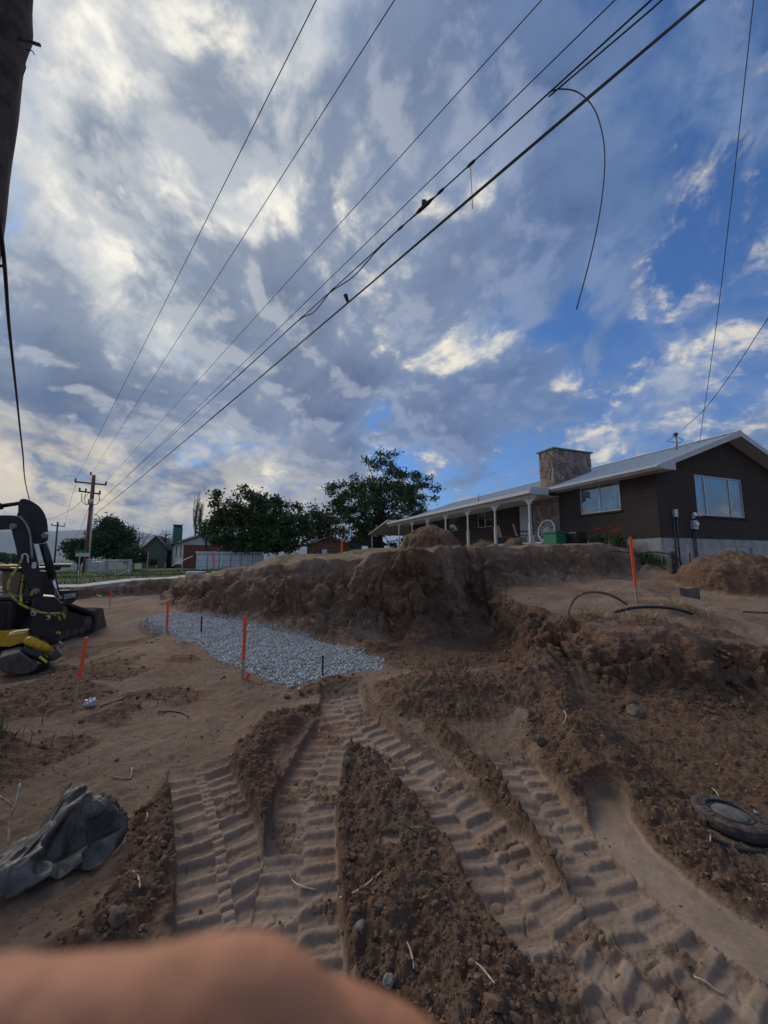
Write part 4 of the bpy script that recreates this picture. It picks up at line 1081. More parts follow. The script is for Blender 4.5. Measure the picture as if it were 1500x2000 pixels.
def near_house():
    def gz(p): return hz(p.x, p.y, False)
    p = HL(-1.35, 3.35, 0); z = gz(p) - .03
    g = thing('utility_box', 'green metal utility box standing before the wagon wheel', 'utility box', (p.x, p.y, z), HR)
    m = MB(); m.box(-.30, .30, -.36, .36, 0, .50); m.build('cabinet', 'box_green', g, bevel=.02)
    m = MB(); m.prism([(-.33, .502), (.33, .502), (.33, .55), (-.33, .62)], lambda a, b: (a, -.39, b), lambda a, b: (a, .39, b)); m.build('lid', 'box_green', g, bevel=.01)
    p = HL(-.85, 2.75, 0); z = gz(p) - .03
    a = thing('air_conditioner', 'black boxy air conditioner unit right of the green box', 'air conditioner', (p.x, p.y, z), HR)
    m = MB(); m.box(-.28, .28, -.28, .28, .05, .60); m.build('casing', 'black_metal', a, bevel=.02)
    for k in range(8):
        m = MB(); m.box(-.26, .26, -.30, -.281, .10 + k * .06, .125 + k * .06); m.build('louver', 'cable_grey', a)
    m = MB(); m.lathe([(.23, .601), (.23, .63), (.2, .63)], (0, 0, 0), 20); m.build('fan_guard', 'cable_grey', a)
    for dy, hh, lb in ((6.35, .3, 'small pale green crate on the porch beside the end post'), (5.6, .34, 'white bucket on the porch beside the end post')):
        p = HL(-1.0, dy - .55, FLOORZ - .02)
        if hh == .34:
            b = thing('bucket', lb, 'bucket', p, HR); m = MB(); m.lathe([(.10, 0), (.13, .30), (.14, .30), (.14, .34), (.12, .34)], (0, 0, 0), 16); m.build('pail', 'white_vinyl', b, True)
            m = MB(); m.tube(smoothpath([(-.135, 0, .31), (-.09, .04, .22), (0, .05, .18), (.09, .04, .22), (.135, 0, .31)], 4), .004, 5); m.build('handle', 'steel', b)
        else:
            b = thing('crate', lb, 'crate', p, HR)
            m = MB(); m.box(-.16, .16, -.16, .16, 0, .03)
            for k in range(3): m.box(-.17, .17, -.175, -.162, .04 + k * .09, .10 + k * .09); m.box(-.17, .17, .162, .175, .04 + k * .09, .10 + k * .09); m.box(-.175, -.162, -.16, .16, .04 + k * .09, .10 + k * .09); m.box(.162, .175, -.16, .16, .04 + k * .09, .10 + k * .09)
            m.build('slat_box', 'siding_green', b)
    # day lilies along the wall
    spots = [(-.55, 2.0, 'day lily clump with orange flowers nearest the air conditioner', 9), (-.6, 1.1, 'day lily clump with several orange flowers below the front window', 12), (-.55, .2, 'green leafy clump at the brick corner with few flowers', 2), (-.9, -.35, 'sprawling weedy bush hanging over the bank at the house corner', 0)]
    for (x, y, lb, nf) in spots:
        p = HL(x, y, 0); z = gz(p) - .02
        t = thing('flower_clump', lb, 'plant', (p.x, p.y, z), HR, 'plants along the front wall')
        m = MB(); r = random.Random(int(y * 100) + 77)
        for k in range(150):
            a = r.uniform(0, 6.28); L = r.uniform(.25, .62); q = r.uniform(0, .32); w = .013
            b0 = Vector((q * math.cos(a * 3), q * math.sin(a * 3), 0)); dr = Vector((math.cos(a), math.sin(a), 0)); sd = Vector((-dr.y, dr.x, 0)) * w
            p1 = b0 + dr * L * .25 + Vector((0, 0, L * .75)); p2 = b0 + dr * L * .65 + Vector((0, 0, L * r.uniform(.55, .95)))
            m.add([b0 - sd, b0 + sd, p1 + sd, p1 - sd, p2], [(0, 1, 2, 3), (3, 2, 4)])
        m.build('leaves', 'leaf_lily', t)
        for k in range(nf):
            a = r.uniform(0, 6.28); q = r.uniform(0, .3); c = Vector((q * math.cos(a), q * math.sin(a), r.uniform(.5, .74)))
            f = MB(); f.tube([(c.x * .6, c.y * .6, 0), c], .004, 4)
            fl = f.build('stalk', 'leaf_lily', t); f = MB()
            for e in range(6):
                an = e * 1.047; d1 = Vector((math.cos(an), math.sin(an), .25)) * .075; s1 = Vector((-math.sin(an), math.cos(an), 0)) * .022
                f.add([c, c + d1 * .55 + s1 + Vector((0, 0, .02)), c + d1, c + d1 * .55 - s1 + Vector((0, 0, .02))], [(0, 1, 2, 3)])
            f.build('flower', 'petal', fl)
near_house()

# ------------------------------------------------------------------ utility poles and wires
def near_pole():
    p = thing('utility_pole', 'thick dark wooden utility pole rising out of frame at left edge', 'utility pole', (-2.985, 2.5, -.3))
    m = MB(); V = []; F = []; n = 40; zs = np.linspace(0, 11.0, 120); r = random.Random(4)
    ph = [r.uniform(0, 6.28) for _ in range(8)]
    for z in zs:
        for k in range(n):
            q = 2 * math.pi * k / n
            rad = .178 - .004 * z / 2 + .004 * math.sin(9 * q + ph[0]) + .003 * math.sin(14 * q + ph[1] + z * .4) + .003 * math.sin(z * 7 + 3 * q)
            if abs(z - 6.05) < .5: rad += .030 * math.exp(-((z - 6.05) / .16) ** 2) * max(0, math.cos(q - .2))
            V.append((rad * math.cos(q), rad * math.sin(q), z))
    for i in range(len(zs) - 1):
        for k in range(n): F.append((i * n + k, i * n + (k + 1) % n, (i + 1) * n + (k + 1) % n, (i + 1) * n + k))
    m.add(V, F); m.build('shaft', 'pole_wood', p, True)
    b = at(57, 72, 2.5); e = at(78, 88, 2.5)
    o = Vector((-2.985, 2.5, -.3))
    m = MB(); m.tube([b - o - Vector((.12, 0, 0)), e - o], .012, 8); m.build('bolt', 'iron', p)
    m = MB(); m.tube(smoothpath([at(50, 97, 2.5) - o, at(62, 99, 2.5) - o, at(67, 106, 2.5) - o], 4), .004, 6); m.build('wire_end', 'wire', p)
    m = MB(); m.tube(smoothpath([at(44, 120, 2.5) - o, at(50, 130, 2.5) - o, at(45, 146, 2.5) - o], 4), .004, 6); m.build('wire_loop', 'wire', p)
    m = MB(); m.tube([at(-2, 519, 2.5) - o, at(9, 520, 2.5) - o], .010, 6); m.build('standoff', 'iron', p)
near_pole()
def wire(name, label, pts, r, material='wire', n=10, cat='wire', group='overhead wires', parts=None):
    m = MB(); m.tube(smoothpath(pts, n), r, 6)
    o = m.build(name, material, None, True); return tag(o, label, cat, group)
def dropw():
    P = [at(-2, 425, 2.35), at(9, 520, 2.7), at(18, 640, 3.4), at(31, 760, 4.9), at(44, 880, 8.0), at(57, 975, 12.5), Vector((-13.8, 16.4, .35))]
    wire('ground_cable', 'dark cable hanging from the near pole down past the boom', P, .013, group=None)
dropw()
PY = 38.0
far_pole_base = at(166, 1120, PY)
def far_pole():
    b = far_pole_base; bz = hz(b.x, b.y, False) - .2
    p = thing('utility_pole', 'brown wooden utility pole with two crossarms beyond the lawn', 'utility pole', (b.x, PY, bz))
    o = Vector((b.x, PY, bz)); top = at(177, 928, PY)
    m = MB(); m.tube([(0, 0, 0), (0, 0, 4.5 - bz), (0, 0, top.z - bz)], [.24, .20, .15], 12); m.build('shaft', 'pole_brown', p, True)
    for (y, l, rr) in ((944, 146, 208), (962, 154, 196)):
        a = at(l, y - 3, PY) - o; e = at(rr, y + 3, PY) - o
        m = MB(); m.tube([a, e], .08, 4); arm = m.build('crossarm', 'pole_wood', p)
        for t in ((0.02, .98) if y == 944 else (.03, .32, .68, .97)):
            q = a.lerp(e, t); m = MB(); m.lathe([(.04, .05), (.09, .12), (.06, .2), (.10, .27), (.05, .36), (.01, .38)], q, 10); m.build('insulator', 'insulator', arm, True)
    m = MB(); m.lathe([(.05, 0), (.10, .1), (.06, .2), (.09, .28), (.02, .36)], top - o, 10); m.build('insulator', 'insulator', p, True)
    for (s, e, dx) in ((160, 176, 8), (167, 174, 3), (193, 180, 14)):
        m = MB(); m.tube(smoothpath([at(s, 964, PY - .2) - o, at(s - 2 + dx * .2, 978, PY - .2) - o, at((s + e) / 2, 986, PY - .2) - o, at(e, 982, PY - .2) - o], 5), .03, 6); m.build('jumper', 'wire', p, True)
    m = MB(); m.tube([(.38, -.1, 0), at(179, 986, PY) - o + Vector((.12, 0, 0))], .075, 8); m.build('conduit', 'galv', p, True)
    m = MB(); m.tube([at(177, 975, PY - .25) - o, at(177, 985, PY - .25) - o], .24, 12); m.build('cutout_band', 'galv', p, True)
    p2b = at(108, 1085, 75); z2 = -1.2
    q = thing('utility_pole', 'small distant utility pole with one crossarm against the mountains', 'utility pole', (p2b.x, 75, z2)); o = Vector((p2b.x, 75, z2)); t2 = at(113, 1019, 75)
    m = MB(); m.tube([(0, 0, 0), t2 - o], .14, 8); m.build('shaft', 'pole_wood', q, True)
    m = MB(); m.tube([at(100, 1026, 75) - o, at(127, 1028, 75) - o], .09, 4); arm = m.build('crossarm', 'pole_wood', q)
    for px in (101, 113.5, 126):
        m = MB(); m.lathe([(.06, .05), (.12, .2), (.03, .4)], at(px, 1026, 75) - o, 8); m.build('insulator', 'insulator', arm)
far_pole()
def overhead():
    def near(px, py, zh):
        v = pixdir(px, py); s = (zh - EYE) / v.z; return Vector((v.x * s, v.y * s, zh))
    SP = [('thin high power line, leftmost in the sky, over the crossarm end', (147, 940), (615, 0), 10.0, .008), ('thin high power line meeting the brown pole top', (178, 926), (767, 0), 10.2, .008),
          ('thin power line from the right end of the upper crossarm', (207, 941), (1052, 0), 9.4, .008), ('thin line running close above the spliced cable', (196, 980), (1193, 0), 8.2, .008)]
    for lb, f, nn, zh, r in SP:
        A = at(*f, PY); B = near(*nn, zh); C = B + (B - A) * .45
        pts = []
        for k in range(25):
            t = k / 24; q = A.lerp(C, t); q.z -= .25 * 4 * t * (1 - t) * .25; pts.append(q)
        wire('power_line', lb, pts, r, n=1)
    # communications strand with lashed slack and splices
    A = at(190, 983, PY); B = near(1272, 0, 7.4)
    def W5(px):
        lo, hi = 0.0, 1.0
        for _ in range(50):
            mid = (lo + hi) / 2; q = A + (B - A) * mid
            c = Vector((q.x, q.y * math.cos(PITCH) + (q.z - EYE) * math.sin(PITCH), 0)); x = 750 + FPX * c.x / c.y
            if x < px: lo = mid
            else: hi = mid
        return A + (B - A) * lo
    s = thing('spliced_cable', 'thin strand with splice boxes and a cut end curling over', 'cable', A, 0, 'overhead wires')
    m = MB(); m.tube([Vector((0, 0, 0)), (B - A) * .5, (B - A) * 1.4], .011, 6); m.build('strand', 'wire', s)
    sl = []
    for px, dz in ((410, 0), (470, .02), (540, .0), (585, .0), (615, .14), (645, .02), (690, .13), (735, .03), (780, .0), (830, .02), (862, .0)):
        q = W5(px) - A; q.z -= dz; sl.append(q)
    m = MB(); m.tube(smoothpath(sl, 6), .012, 6); m.build('slack_cable', 'wire', s, True)
    for px, w, hh in ((828, .040, .20), (860, .028, .07), (782, .026, .07), (745, .022, .06), (588, .026, .08), (648, .024, .07), (920, .028, .07)):
        q = W5(px) - A; dr = (B - A).normalized()
        m = MB(); m.tube([q - dr * hh, q - dr * hh * .5, q + dr * hh * .5, q + dr * hh], [.016, w * .8, w * .8, .016], 8); sp = m.build('splice', 'wire', s, True)
        if px == 828:
            m = MB(); m.box(-.04, .04, -.04, .04, .02, .10, Matrix.Translation(q)); m.build('splice_box', 'wire', sp, bevel=.01)
    q0 = W5(1068); Yd = q0.y
    m = MB(); m.tube([p - A for p in smoothpath([q0, at(1080, 177, Yd - .05), at(1100, 174, Yd - .1), at(1130, 181, Yd - .15), at(1160, 212, Yd - .2), at(1177, 265, Yd - .2), at(1181, 325, Yd - .2), at(1173, 405, Yd - .2), at(1155, 495, Yd - .2), at(1126, 604, Yd - .2)], 6)], .0075, 6); m.build('cut_end', 'wire', s, True)
    q1 = W5(1068); q2 = W5(1260)
    m = MB(); m.tube([q1 - A + Vector((.02, 0, -.03)), q2 - A + Vector((.05, 0, -.06)), (B - A) * 1.3 + Vector((.05, 0, -.05))], .010, 6); m.build('second_strand', 'wire', s)
    q = W5(918); 
    m = MB(); m.tube([q - A, at(921, 360, q.y) - A, at(923, 408, q.y) - A], .006, 5); m.build('hanging_tie', 'root', s)
    # heavy telephone bundle
    A6 = at(184, 1006, PY); B6 = near(1338, 0, 6.9); t6 = thing('telephone_cable', 'thick bundled telephone cable, lowest of the overhead lines', 'cable', A6, 0, 'overhead wires')
    dr = (B6 - A6); sg = lambda t: Vector((0, 0, -.22 * 4 * t * (1 - t)))
    for k, (dx, dz, r) in enumerate(((0, 0, .012), (.018, .014, .008), (-.012, .022, .005))):
        m = MB(); m.tube([dr * t * 1.35 + sg(min(t, 1)) + Vector((dx * math.cos(t * 40), 0, dz)) for t in np.linspace(0, 1, 60)], r, 6); m.build('cable_strand', 'cable_grey', t6, True)
    q = at(1172, 158, (A6 + dr * .9).y)
    m = MB(); c = A6 + dr * .885 - A6; m.tube([c + Vector((0, 0, .02)), c + Vector((.04, 0, -.10)), c + Vector((.05, 0, -.16))], [.05, .035, .01], 6); m.build('clamp', 'wire', t6)
    # service drops to the house on the right
    wire('service_wire', 'thin wire dropping to the roof near the gable ridge', [at(1475, -30, 5.2), at(1452, 180, 6.1), at(1425, 420, 7.7), at(1397, 650, 10.0), at(1366, 865, 14.3)], .008)
    wire('service_wire', 'wire sagging from the right edge to the roof mast', [at(1560, 545, 7.0), at(1500, 622, 8.2), at(1430, 728, 10.4), at(1375, 800, 12.6), at(1336, 836, 14.9)], .010)
    # lines carrying on past the far pole
    wire('power_line', 'faint line running left from the brown pole to the distance', [at(175, 962, PY), at(130, 1000, 50), at(60, 1022, 70), at(-40, 1030, 95)], .02)
    wire('power_line', 'faint line from the brown pole down behind the left tree', [at(180, 1005, PY), at(230, 1018, 45), at(300, 1032, 60), at(330, 1040, 66)], .016)
    wire('power_line', 'faint line between the brown pole and the distant pole', [at(150, 940, PY), at(136, 985, 55), at(127, 1026, 75)], .015)
    wire('power_line', 'low faint line from the brown pole to the distant pole', [at(174, 990, PY), at(150, 1045, 50), at(120, 1068, 70)], .015)
overhead()

# ------------------------------------------------------------------ trees
def leaf_cloud(cl, n_per, spread, size, seed):
    r = np.random.default_rng(seed); C = np.repeat(np.array(cl), n_per, 0); n = len(C)
    P = C + r.normal(0, 1, (n, 3)) * spread * np.array([1, 1, .75])
    a = r.normal(0, 1, (n, 3)); a /= np.linalg.norm(a, axis=1, keepdims=True)
    b = np.cross(a, r.normal(0, 1, (n, 3))); b /= np.linalg.norm(b, axis=1, keepdims=True)
    s = (size * r.uniform(.55, 1.35, n))[:, None]
    V = np.stack([P - a * s, P + b * s * .45, P + a * s, P - b * s * .45], 1).reshape(-1, 3)
    k = (np.arange(n) * 4)[:, None]
    F = np.concatenate([k + np.array([[0, 1, 2]]), k + np.array([[0, 2, 3]])], 0)
    return V, F
def tree(name, label, base, lobes, nclump, nleaf, spread, size, material, trunk=.22, seed=1, group=None, limb_frac=.35, cat='tree'):
    """lobes: (x,y,z,rx,ry,rz) relative to the base"""
    r = random.Random(seed); t = thing(name, label, cat, base, 0, group); cl = []
    vol = [l[3] * l[4] * l[5] for l in lobes]; tot = sum(vol)
    m = MB(); top = max(l[2] for l in lobes) * .75
    m.tube([(0, 0, -.3), (r.uniform(-.1, .1), 0, top * .4), (r.uniform(-.2, .2), r.uniform(-.2, .2), top)], [trunk * 1.3, trunk, trunk * .4], 8)
    for l, v in zip(lobes, vol):
        k = max(3, int(nclump * v / tot))
        for _ in range(k):
            while True:
                p = Vector((r.uniform(-1, 1), r.uniform(-1, 1), r.uniform(-1, 1)))
                if p.length < 1: break
            p = p.normalized() * (p.length ** .45)
            c = Vector((l[0] + p.x * l[3], l[1] + p.y * l[4], l[2] + p.z * l[5])); cl.append(c)
            if r.random() < limb_frac:
                s0 = Vector((0, 0, top * r.uniform(.25, .9))); mid = s0.lerp(c, .5) + Vector((0, 0, .2 * r.random()))
                m.tube([s0, mid, c], [trunk * .28, trunk * .16, trunk * .05], 5, False)
    m.build('trunk', 'bark', t, True)
    V, F = leaf_cloud([tuple(c) for c in cl], nleaf, spread, size, seed)
    c = link(bpy.data.objects.new('crown', np_mesh('crown', V, F, MATS[material], False))); c.parent = t
    return t
def lob(px, py, rx, ry, Y, b, dY=0, ryd=None):
    """lobe from its outline in the survey picture"""
    c = at(px, py, Y + dY) - Vector(b); s = Y / 755
    return (c.x, c.y, c.z, rx * s, (ryd or rx * s), ry * s)
def trees():
    b = Vector((-10.6, 32, .9))
    tree('broadleaf_tree', 'dense round dark green tree behind the white fence', b,
         [lob(*q, 32, b) for q in ((470, 1035, 60, 42), (540, 1020, 58, 48), (500, 1000, 60, 34), (440, 1000, 26, 34), (428, 972, 9, 16), (570, 1040, 38, 40), (472, 962, 12, 10), (510, 1055, 80, 24))], 300, 78, .25, .15, 'leaf_dark', .3, 3)
    b = Vector((-.5, 43, 1.7))
    tree('broadleaf_tree', 'tall spreading dark tree behind the porch end with open top', b,
         [lob(*q, 43, b) for q in ((740, 990, 88, 52), (690, 965, 48, 34), (790, 960, 52, 40), (745, 925, 42, 36), (735, 893, 26, 12), (762, 900, 20, 18), (830, 950, 28, 26), (838, 982, 26, 16), (660, 960, 26, 22), (760, 1040, 70, 30), (690, 1020, 46, 40), (648, 985, 14, 14), (820, 1000, 40, 22))], 270, 74, .30, .17, 'leaf_dark', .32, 5)
    b = Vector((-6.3, 38, 1.2))
    tree('broadleaf_tree', 'paler loose green tree in the gap between two dark trees', b, [lob(*q, 38, b) for q in ((620, 1035, 26, 36), (640, 1010, 18, 22), (610, 1000, 12, 14), (660, 1050, 20, 24))], 110, 46, .30, .15, 'leaf_mid', .16, 7)
    b = Vector((-34.4, 48, -.3))
    tree('broadleaf_tree', 'pointed dark green tree right of the brown utility pole', b, [lob(*q, 48, b) for q in ((218, 1060, 36, 30), (214, 1035, 24, 22), (218, 1014, 11, 12), (235, 1045, 20, 22), (195, 1055, 18, 24))], 230, 46, .36, .18, 'leaf_dark', .2, 9)
    b = at(155, 1095, 47); b.z = -.4
    tree('broadleaf_tree', 'low rounded dark tree left of the brown utility pole', b, [lob(*q, 47, b) for q in ((155, 1075, 24, 18), (140, 1072, 12, 12), (172, 1068, 14, 14))], 90, 46, .32, .17, 'leaf_dark', .15, 11)
    b = at(262, 1100, 46); b.z = 0
    tree('shrub', 'dark shrub before the neighbouring house gable', b, [lob(*q, 46, b) for q in ((262, 1085, 20, 14), (248, 1088, 10, 10), (276, 1090, 9, 9))], 70, 46, .26, .14, 'leaf_dark', .06, 13, cat='shrub')
    b = at(404, 1045, 48); b.z = .6
    tree('broadleaf_tree', 'small leafy tree showing over the neighbouring brick gable', b, [lob(*q, 48, b) for q in ((404, 1030, 10, 10), (395, 1040, 8, 8), (415, 1042, 12, 12))], 50, 40, .25, .15, 'leaf_mid', .12, 15)
    for (px, py, Y, rx, ry, lb, sd) in ((14, 1090, 120, 16, 6, 'far dark tree line clump at the left horizon', 17), (40, 1092, 125, 14, 5, 'far low tree clump beside the boom at the horizon', 19)):
        b = at(px, 1100, Y); b.z = -1.2
        tree('distant_tree', lb, b, [lob(px, py, rx, ry, Y, b), lob(px - 8, py - 2, rx * .5, ry, Y, b)], 50, 40, .5, .3, 'leaf_dark', .2, sd)
    # bare columnar poplars and dead branches
    def bare(label, px, ybot, ytop, Y, n, spread, seed, up=.94):
        r = random.Random(seed); b = at(px, ybot, Y); t = thing('bare_tree', label, 'tree', b); H = (ybot - ytop) * Y / 755
        m = MB(); m.tube([(0, 0, -1), (0, 0, H * .5), (.1, 0, H * .9)], [.16, .10, .03], 6); m.build('trunk', 'bark_grey', t)
        m = MB()
        for k in range(n):
            z0 = H * r.uniform(.05, .7); a = r.uniform(0, 6.28); L = H * r.uniform(.2, .5); q = spread * r.uniform(.4, 1)
            p1 = Vector((math.cos(a) * q * .6, math.sin(a) * q * .6, z0 + L * .3 * up)); p2 = Vector((math.cos(a) * q, math.sin(a) * q, z0 + L * up))
            m.tube([(0, 0, z0), p1, p2], [.05, .03, .012], 4, False)
            for _ in range(3):
                e = p1.lerp(p2, r.random()); m.tube([e, e + Vector((r.uniform(-.3, .3), r.uniform(-.3, .3), r.uniform(.2, .8)))], [.018, .008], 3, False)
        m.build('branches', 'bark_grey', t)
    bare('leafless columnar poplar behind the neighbouring house', 381, 1050, 962, 62, 46, .7, 21)
    bare('leafless columnar poplar, right one of the pair', 389, 1050, 975, 63, 36, .5, 22)
    bare('dead grey tree with crooked branches left of the teal chimney', 268, 1085, 1035, 52, 26, 2.2, 23, .5)
    bare('dead grey tree behind the teal chimney', 322, 1070, 1030, 66, 30, 2.6, 24, .5)
trees()

# ------------------------------------------------------------------ neighbouring buildings
def far_houses():
    rot = R(36); c = at(358, 1098, 55); z0 = hz(c.x, c.y, False) - .4
    h = thing('neighbour_house', 'white sided neighbour house with brick gable end and low roof', 'house', (c.x, 55, z0), rot)
    ez = at(358, 1057, 55).z - z0; rz = at(392, 1040, 55.5).z - z0; w = 6.4; L = 13
    m = MB(); m.box(0, w, 0, .2, 0, ez - .5); m.build('brick_wall', 'brick_far', h)
    m = MB(); m.prism([(0, ez - .5), (w, ez - .5), (w, ez), (w / 2, rz), (0, ez)], lambda a, b: (a, -.03, b), lambda a, b: (a, .2, b)); m.build('gable', 'siding_white', h)
    m = wall_cells('y', -.03, .2, .2, L, 1.0, ez, [(2.0, 3.0, 2.0, ez - .5), (6.2, 7.4, 2.0, ez - .5)]); m.build('side_wall', 'siding_white', h)
    m = MB(); m.box(.3, .5, .2, L, 0, 1.0); m.build('basement_wall', 'brick_far', h)
    for a, b in ((2.0, 3.0), (6.2, 7.4)):
        m = MB(); m.box(.05, .1, a, b, 2.0, ez - .5); wn = m.build('window', 'dark_room', h); m = MB(); m.box(-.06, -.032, a - .1, b + .1, 1.9, 2.0); m.box(-.06, -.032, a - .1, a, 2.0, ez - .5); m.box(-.06, -.032, b, b + .1, 2.0, ez - .5); m.build('frame', 'white_paint', wn)
    sl = (rz - ez) / (w / 2)
    m = MB(); m.prism([(-.5, ez - .5 * sl), (w / 2, rz), (w + .5, ez - .5 * sl), (w + .5, ez - .5 * sl + .18), (w / 2, rz + .18), (-.5, ez - .5 * sl + .18)], lambda a, b: (a, -.5, b), lambda a, b: (a, L + .4, b)); ro = m.build('roof', 'shingle', h)
    m = MB(); m.tube([(-.12, -.1, .3), (-.12, -.1, ez - .2), (-.45, -.3, ez - .1)], .07, 6); m.build('downspout', 'white_paint', h)
    cc = at(346, 1052, 60); k = thing('metal_chimney', 'teal boxed chimney with dark cap above neighbour roof', 'chimney', (cc.x, 60, cc.z - .8), rot)
    m = MB(); m.box(-.62, .62, -.5, .5, 0, 2.5); m.build('stack', 'trim_teal', k); m = MB(); m.box(-.55, .55, -.45, .45, 2.5, 2.85); m.build('cap_screen', 'tar', k)
    m = MB(); m.box(-.68, .68, -.55, .55, 2.85, 2.97); m.build('cap', 'trim_teal', k)
    c = at(280, 1100, 62); z0 = hz(c.x, c.y, False) - .3
    h = thing('neighbour_house', 'dark roofed house with steep gable left of the white sided house', 'house', (c.x, 62, z0), R(20))
    ez = at(280, 1072, 62).z - z0; rz = at(285, 1052, 62).z - z0
    m = MB(); m.prism([(-.2, 0), (3.2, 0), (3.2, ez), (1.5, rz + .3), (-.2, ez)], lambda a, b: (a, 0, b), lambda a, b: (a, 9, b)); m.build('wall', 'siding_green', h)
    m = MB(); m.prism([(-.6, ez - .4), (1.5, rz + .35), (3.6, ez - .4), (3.6, ez - .2), (1.5, rz + .6), (-.6, ez - .2)], lambda a, b: (a, -.4, b), lambda a, b: (a, 9.3, b)); m.build('roof', 'shingle', h)
    m = MB(); m.prism([(-.62, ez - .38), (1.5, rz + .37), (1.5, rz + .6), (-.62, ez - .18)], lambda a, b: (a, -.45, b), lambda a, b: (a, -.405, b)); m.build('rake_board', 'white_paint', h)
    m = MB(); m.box(3.2, 7.5, 3, 8.5, 0, ez - .1); m.build('wing_wall', 'siding_green', h); m = MB(); m.prism([(2.6, ez - .2), (8.3, ez - .2), (8.3, ez), (2.6, ez)], lambda a, b: (a, 2.4, b), lambda a, b: (a, 5.5, b + rz - ez)); m.build('wing_roof', 'shingle', h)
    m = MB(); m.box(.8, 1.9, -.04, -.005, 1.1, 2.1); wn = m.build('window', 'dark_room', h); m = MB(); m.box(4.2, 5.0, 2.95, 2.996, 0, 1.9); m.build('door', 'siding_white', h)
    # brown timber shed
    c = at(622, 1085, 30); z0 = hz(c.x, c.y, False) - .2; s = 30 / 755
    h = thing('timber_shed', 'brown vertical board shed with low gable roof', 'shed', (c.x - .9, 30, z0), R(8))
    rz = at(638, 1050, 30).z - z0; ez = at(595, 1064, 30).z - z0; W_ = 3.4
    n = 24; bw = W_ / n; r = random.Random(2)
    core = MB(); core.prism([(0, 0), (W_, 0), (W_, ez - .02), (W_ / 2, rz - .05), (0, ez - .02)], lambda a, b: (a, .02, b), lambda a, b: (a, 4, b)); core.build('frame', 'shed_wood', h)
    for i in range(n):
        a0, a1 = i * bw + .004, (i + 1) * bw - .004; tz = lambda a: ez + (rz - ez) * (1 - abs(a - W_ / 2) / (W_ / 2)) - .05; d = r.uniform(.0, .012)
        m = MB(); m.prism([(a0, 0), (a1, 0), (a1, tz(a1)), (a0, tz(a0))], lambda a, b: (a, -.02 - d, b), lambda a, b: (a, .018, b)); m.build('board', 'shed_wood', h)
    m = MB(); m.prism([(-.45, ez - .2), (W_ / 2, rz), (W_ + .45, ez - .2), (W_ + .45, ez - .12), (W_ / 2, rz + .09), (-.45, ez - .12)], lambda a, b: (a, -.25, b), lambda a, b: (a - 1.0, 5.0, b)); m.build('roof', 'shingle_brown', h)
    m = MB(); m.box(1.15, 1.55, -.06, -.035, ez - .75, ez - .35); m.build('hatch', 'siding_white', h)
    # grey blue house behind the tree
    c = at(715, 1085, 44); z0 = hz(c.x, c.y, False) - .2
    h = thing('neighbour_house', 'small grey blue gabled house behind the porch end', 'house', (c.x - 2.2, 44, z0), R(12))
    rz = at(718, 1040, 44).z - z0; ez = rz - 1.3
    g = wall_cells('x', 0, .2, 0, 4.4, 0, ez, [(1.75, 2.45, ez - .75, ez - .25)]); g.prism([(0, ez), (4.4, ez), (2.2, rz)], lambda a, b: (a, 0, b), lambda a, b: (a, .2, b)); g.build('wall', 'siding_grey', h)
    m = MB(); m.box(0, .2, .2, 7, 0, ez); m.box(4.2, 4.4, .2, 7, 0, ez); m.build('side_wall', 'siding_grey', h)
    m = MB(); m.box(1.78, 2.42, .08, .10, ez - .72, ez - .28); wn = m.build('window', 'glass', h); m = MB(); m.box(1.65, 2.55, -.03, -.002, ez - .25, ez - .17); m.box(1.65, 2.55, -.03, -.002, ez - .83, ez - .75); m.box(1.65, 1.75, -.03, -.002, ez - .75, ez - .25); m.box(2.45, 2.55, -.03, -.002, ez - .75, ez - .25); m.build('frame', 'white_paint', wn)
    m = MB(); m.prism([(-.3, ez - .18), (2.2, rz + .02), (4.7, ez - .18), (4.7, ez - .05), (2.2, rz + .18), (-.3, ez - .05)], lambda a, b: (a, -.3, b), lambda a, b: (a, 7, b)); m.build('roof', 'shingle', h)
    # white panel fence
    a = at(383, 1105, 29); b = at(512, 1100, 31); n = 8
    f = thing('vinyl_fence', 'white vinyl panel fence behind the bank crest', 'fence', (a.x, a.y, a.z - .3))
    o = Vector((a.x, a.y, a.z - .3)); H = at(383, 1078, 29).z - o.z
    for i in range(n):
        p = a.lerp(b, i / n) - o; q = a.lerp(b, (i + 1) / n) - o; p.z = q.z = 0; d = (q - p); e = Vector((-d.y, d.x, 0)).normalized() * .02
        for j in range(4):
            s0 = p + d * (.06 + .235 * j); s1 = p + d * (.06 + .235 * j + .228); m = MB()
            m.add([s0 - e, s1 - e, s1 + e, s0 + e] + [v + Vector((0, 0, H - .05)) for v in (s0 - e, s1 - e, s1 + e, s0 + e)], [(3, 2, 1, 0), (4, 5, 6, 7), (0, 1, 5, 4), (1, 2, 6, 5), (2, 3, 7, 6), (3, 0, 4, 7)]); m.build('panel', 'white_vinyl', f)
        m = MB(); m.box(p.x - .06, p.x + .06, p.y - .06, p.y + .06, 0, H + .05); m.build('post', 'white_vinyl', f)
        m = MB(); m.tube([p + Vector((0, -.05, H - .02)), q + Vector((0, -.05, H - .02))], .04, 4); m.build('rail', 'white_vinyl', f)
    # dark pipe fence before it
    a = at(381, 1112, 27); b = at(513, 1106, 29); o = Vector((a.x, a.y, a.z - .3)); f = thing('pipe_fence', 'thin dark pipe and wire fence before the white fence', 'fence', o); H = at(381, 1082, 27).z - o.z
    for i in range(7):
        p = a.lerp(b, i / 6) - o; m = MB(); m.tube([(p.x, p.y, 0), (p.x, p.y, H)], .035 if i in (0, 6) else .02, 6); m.build('post', 'wire', f)
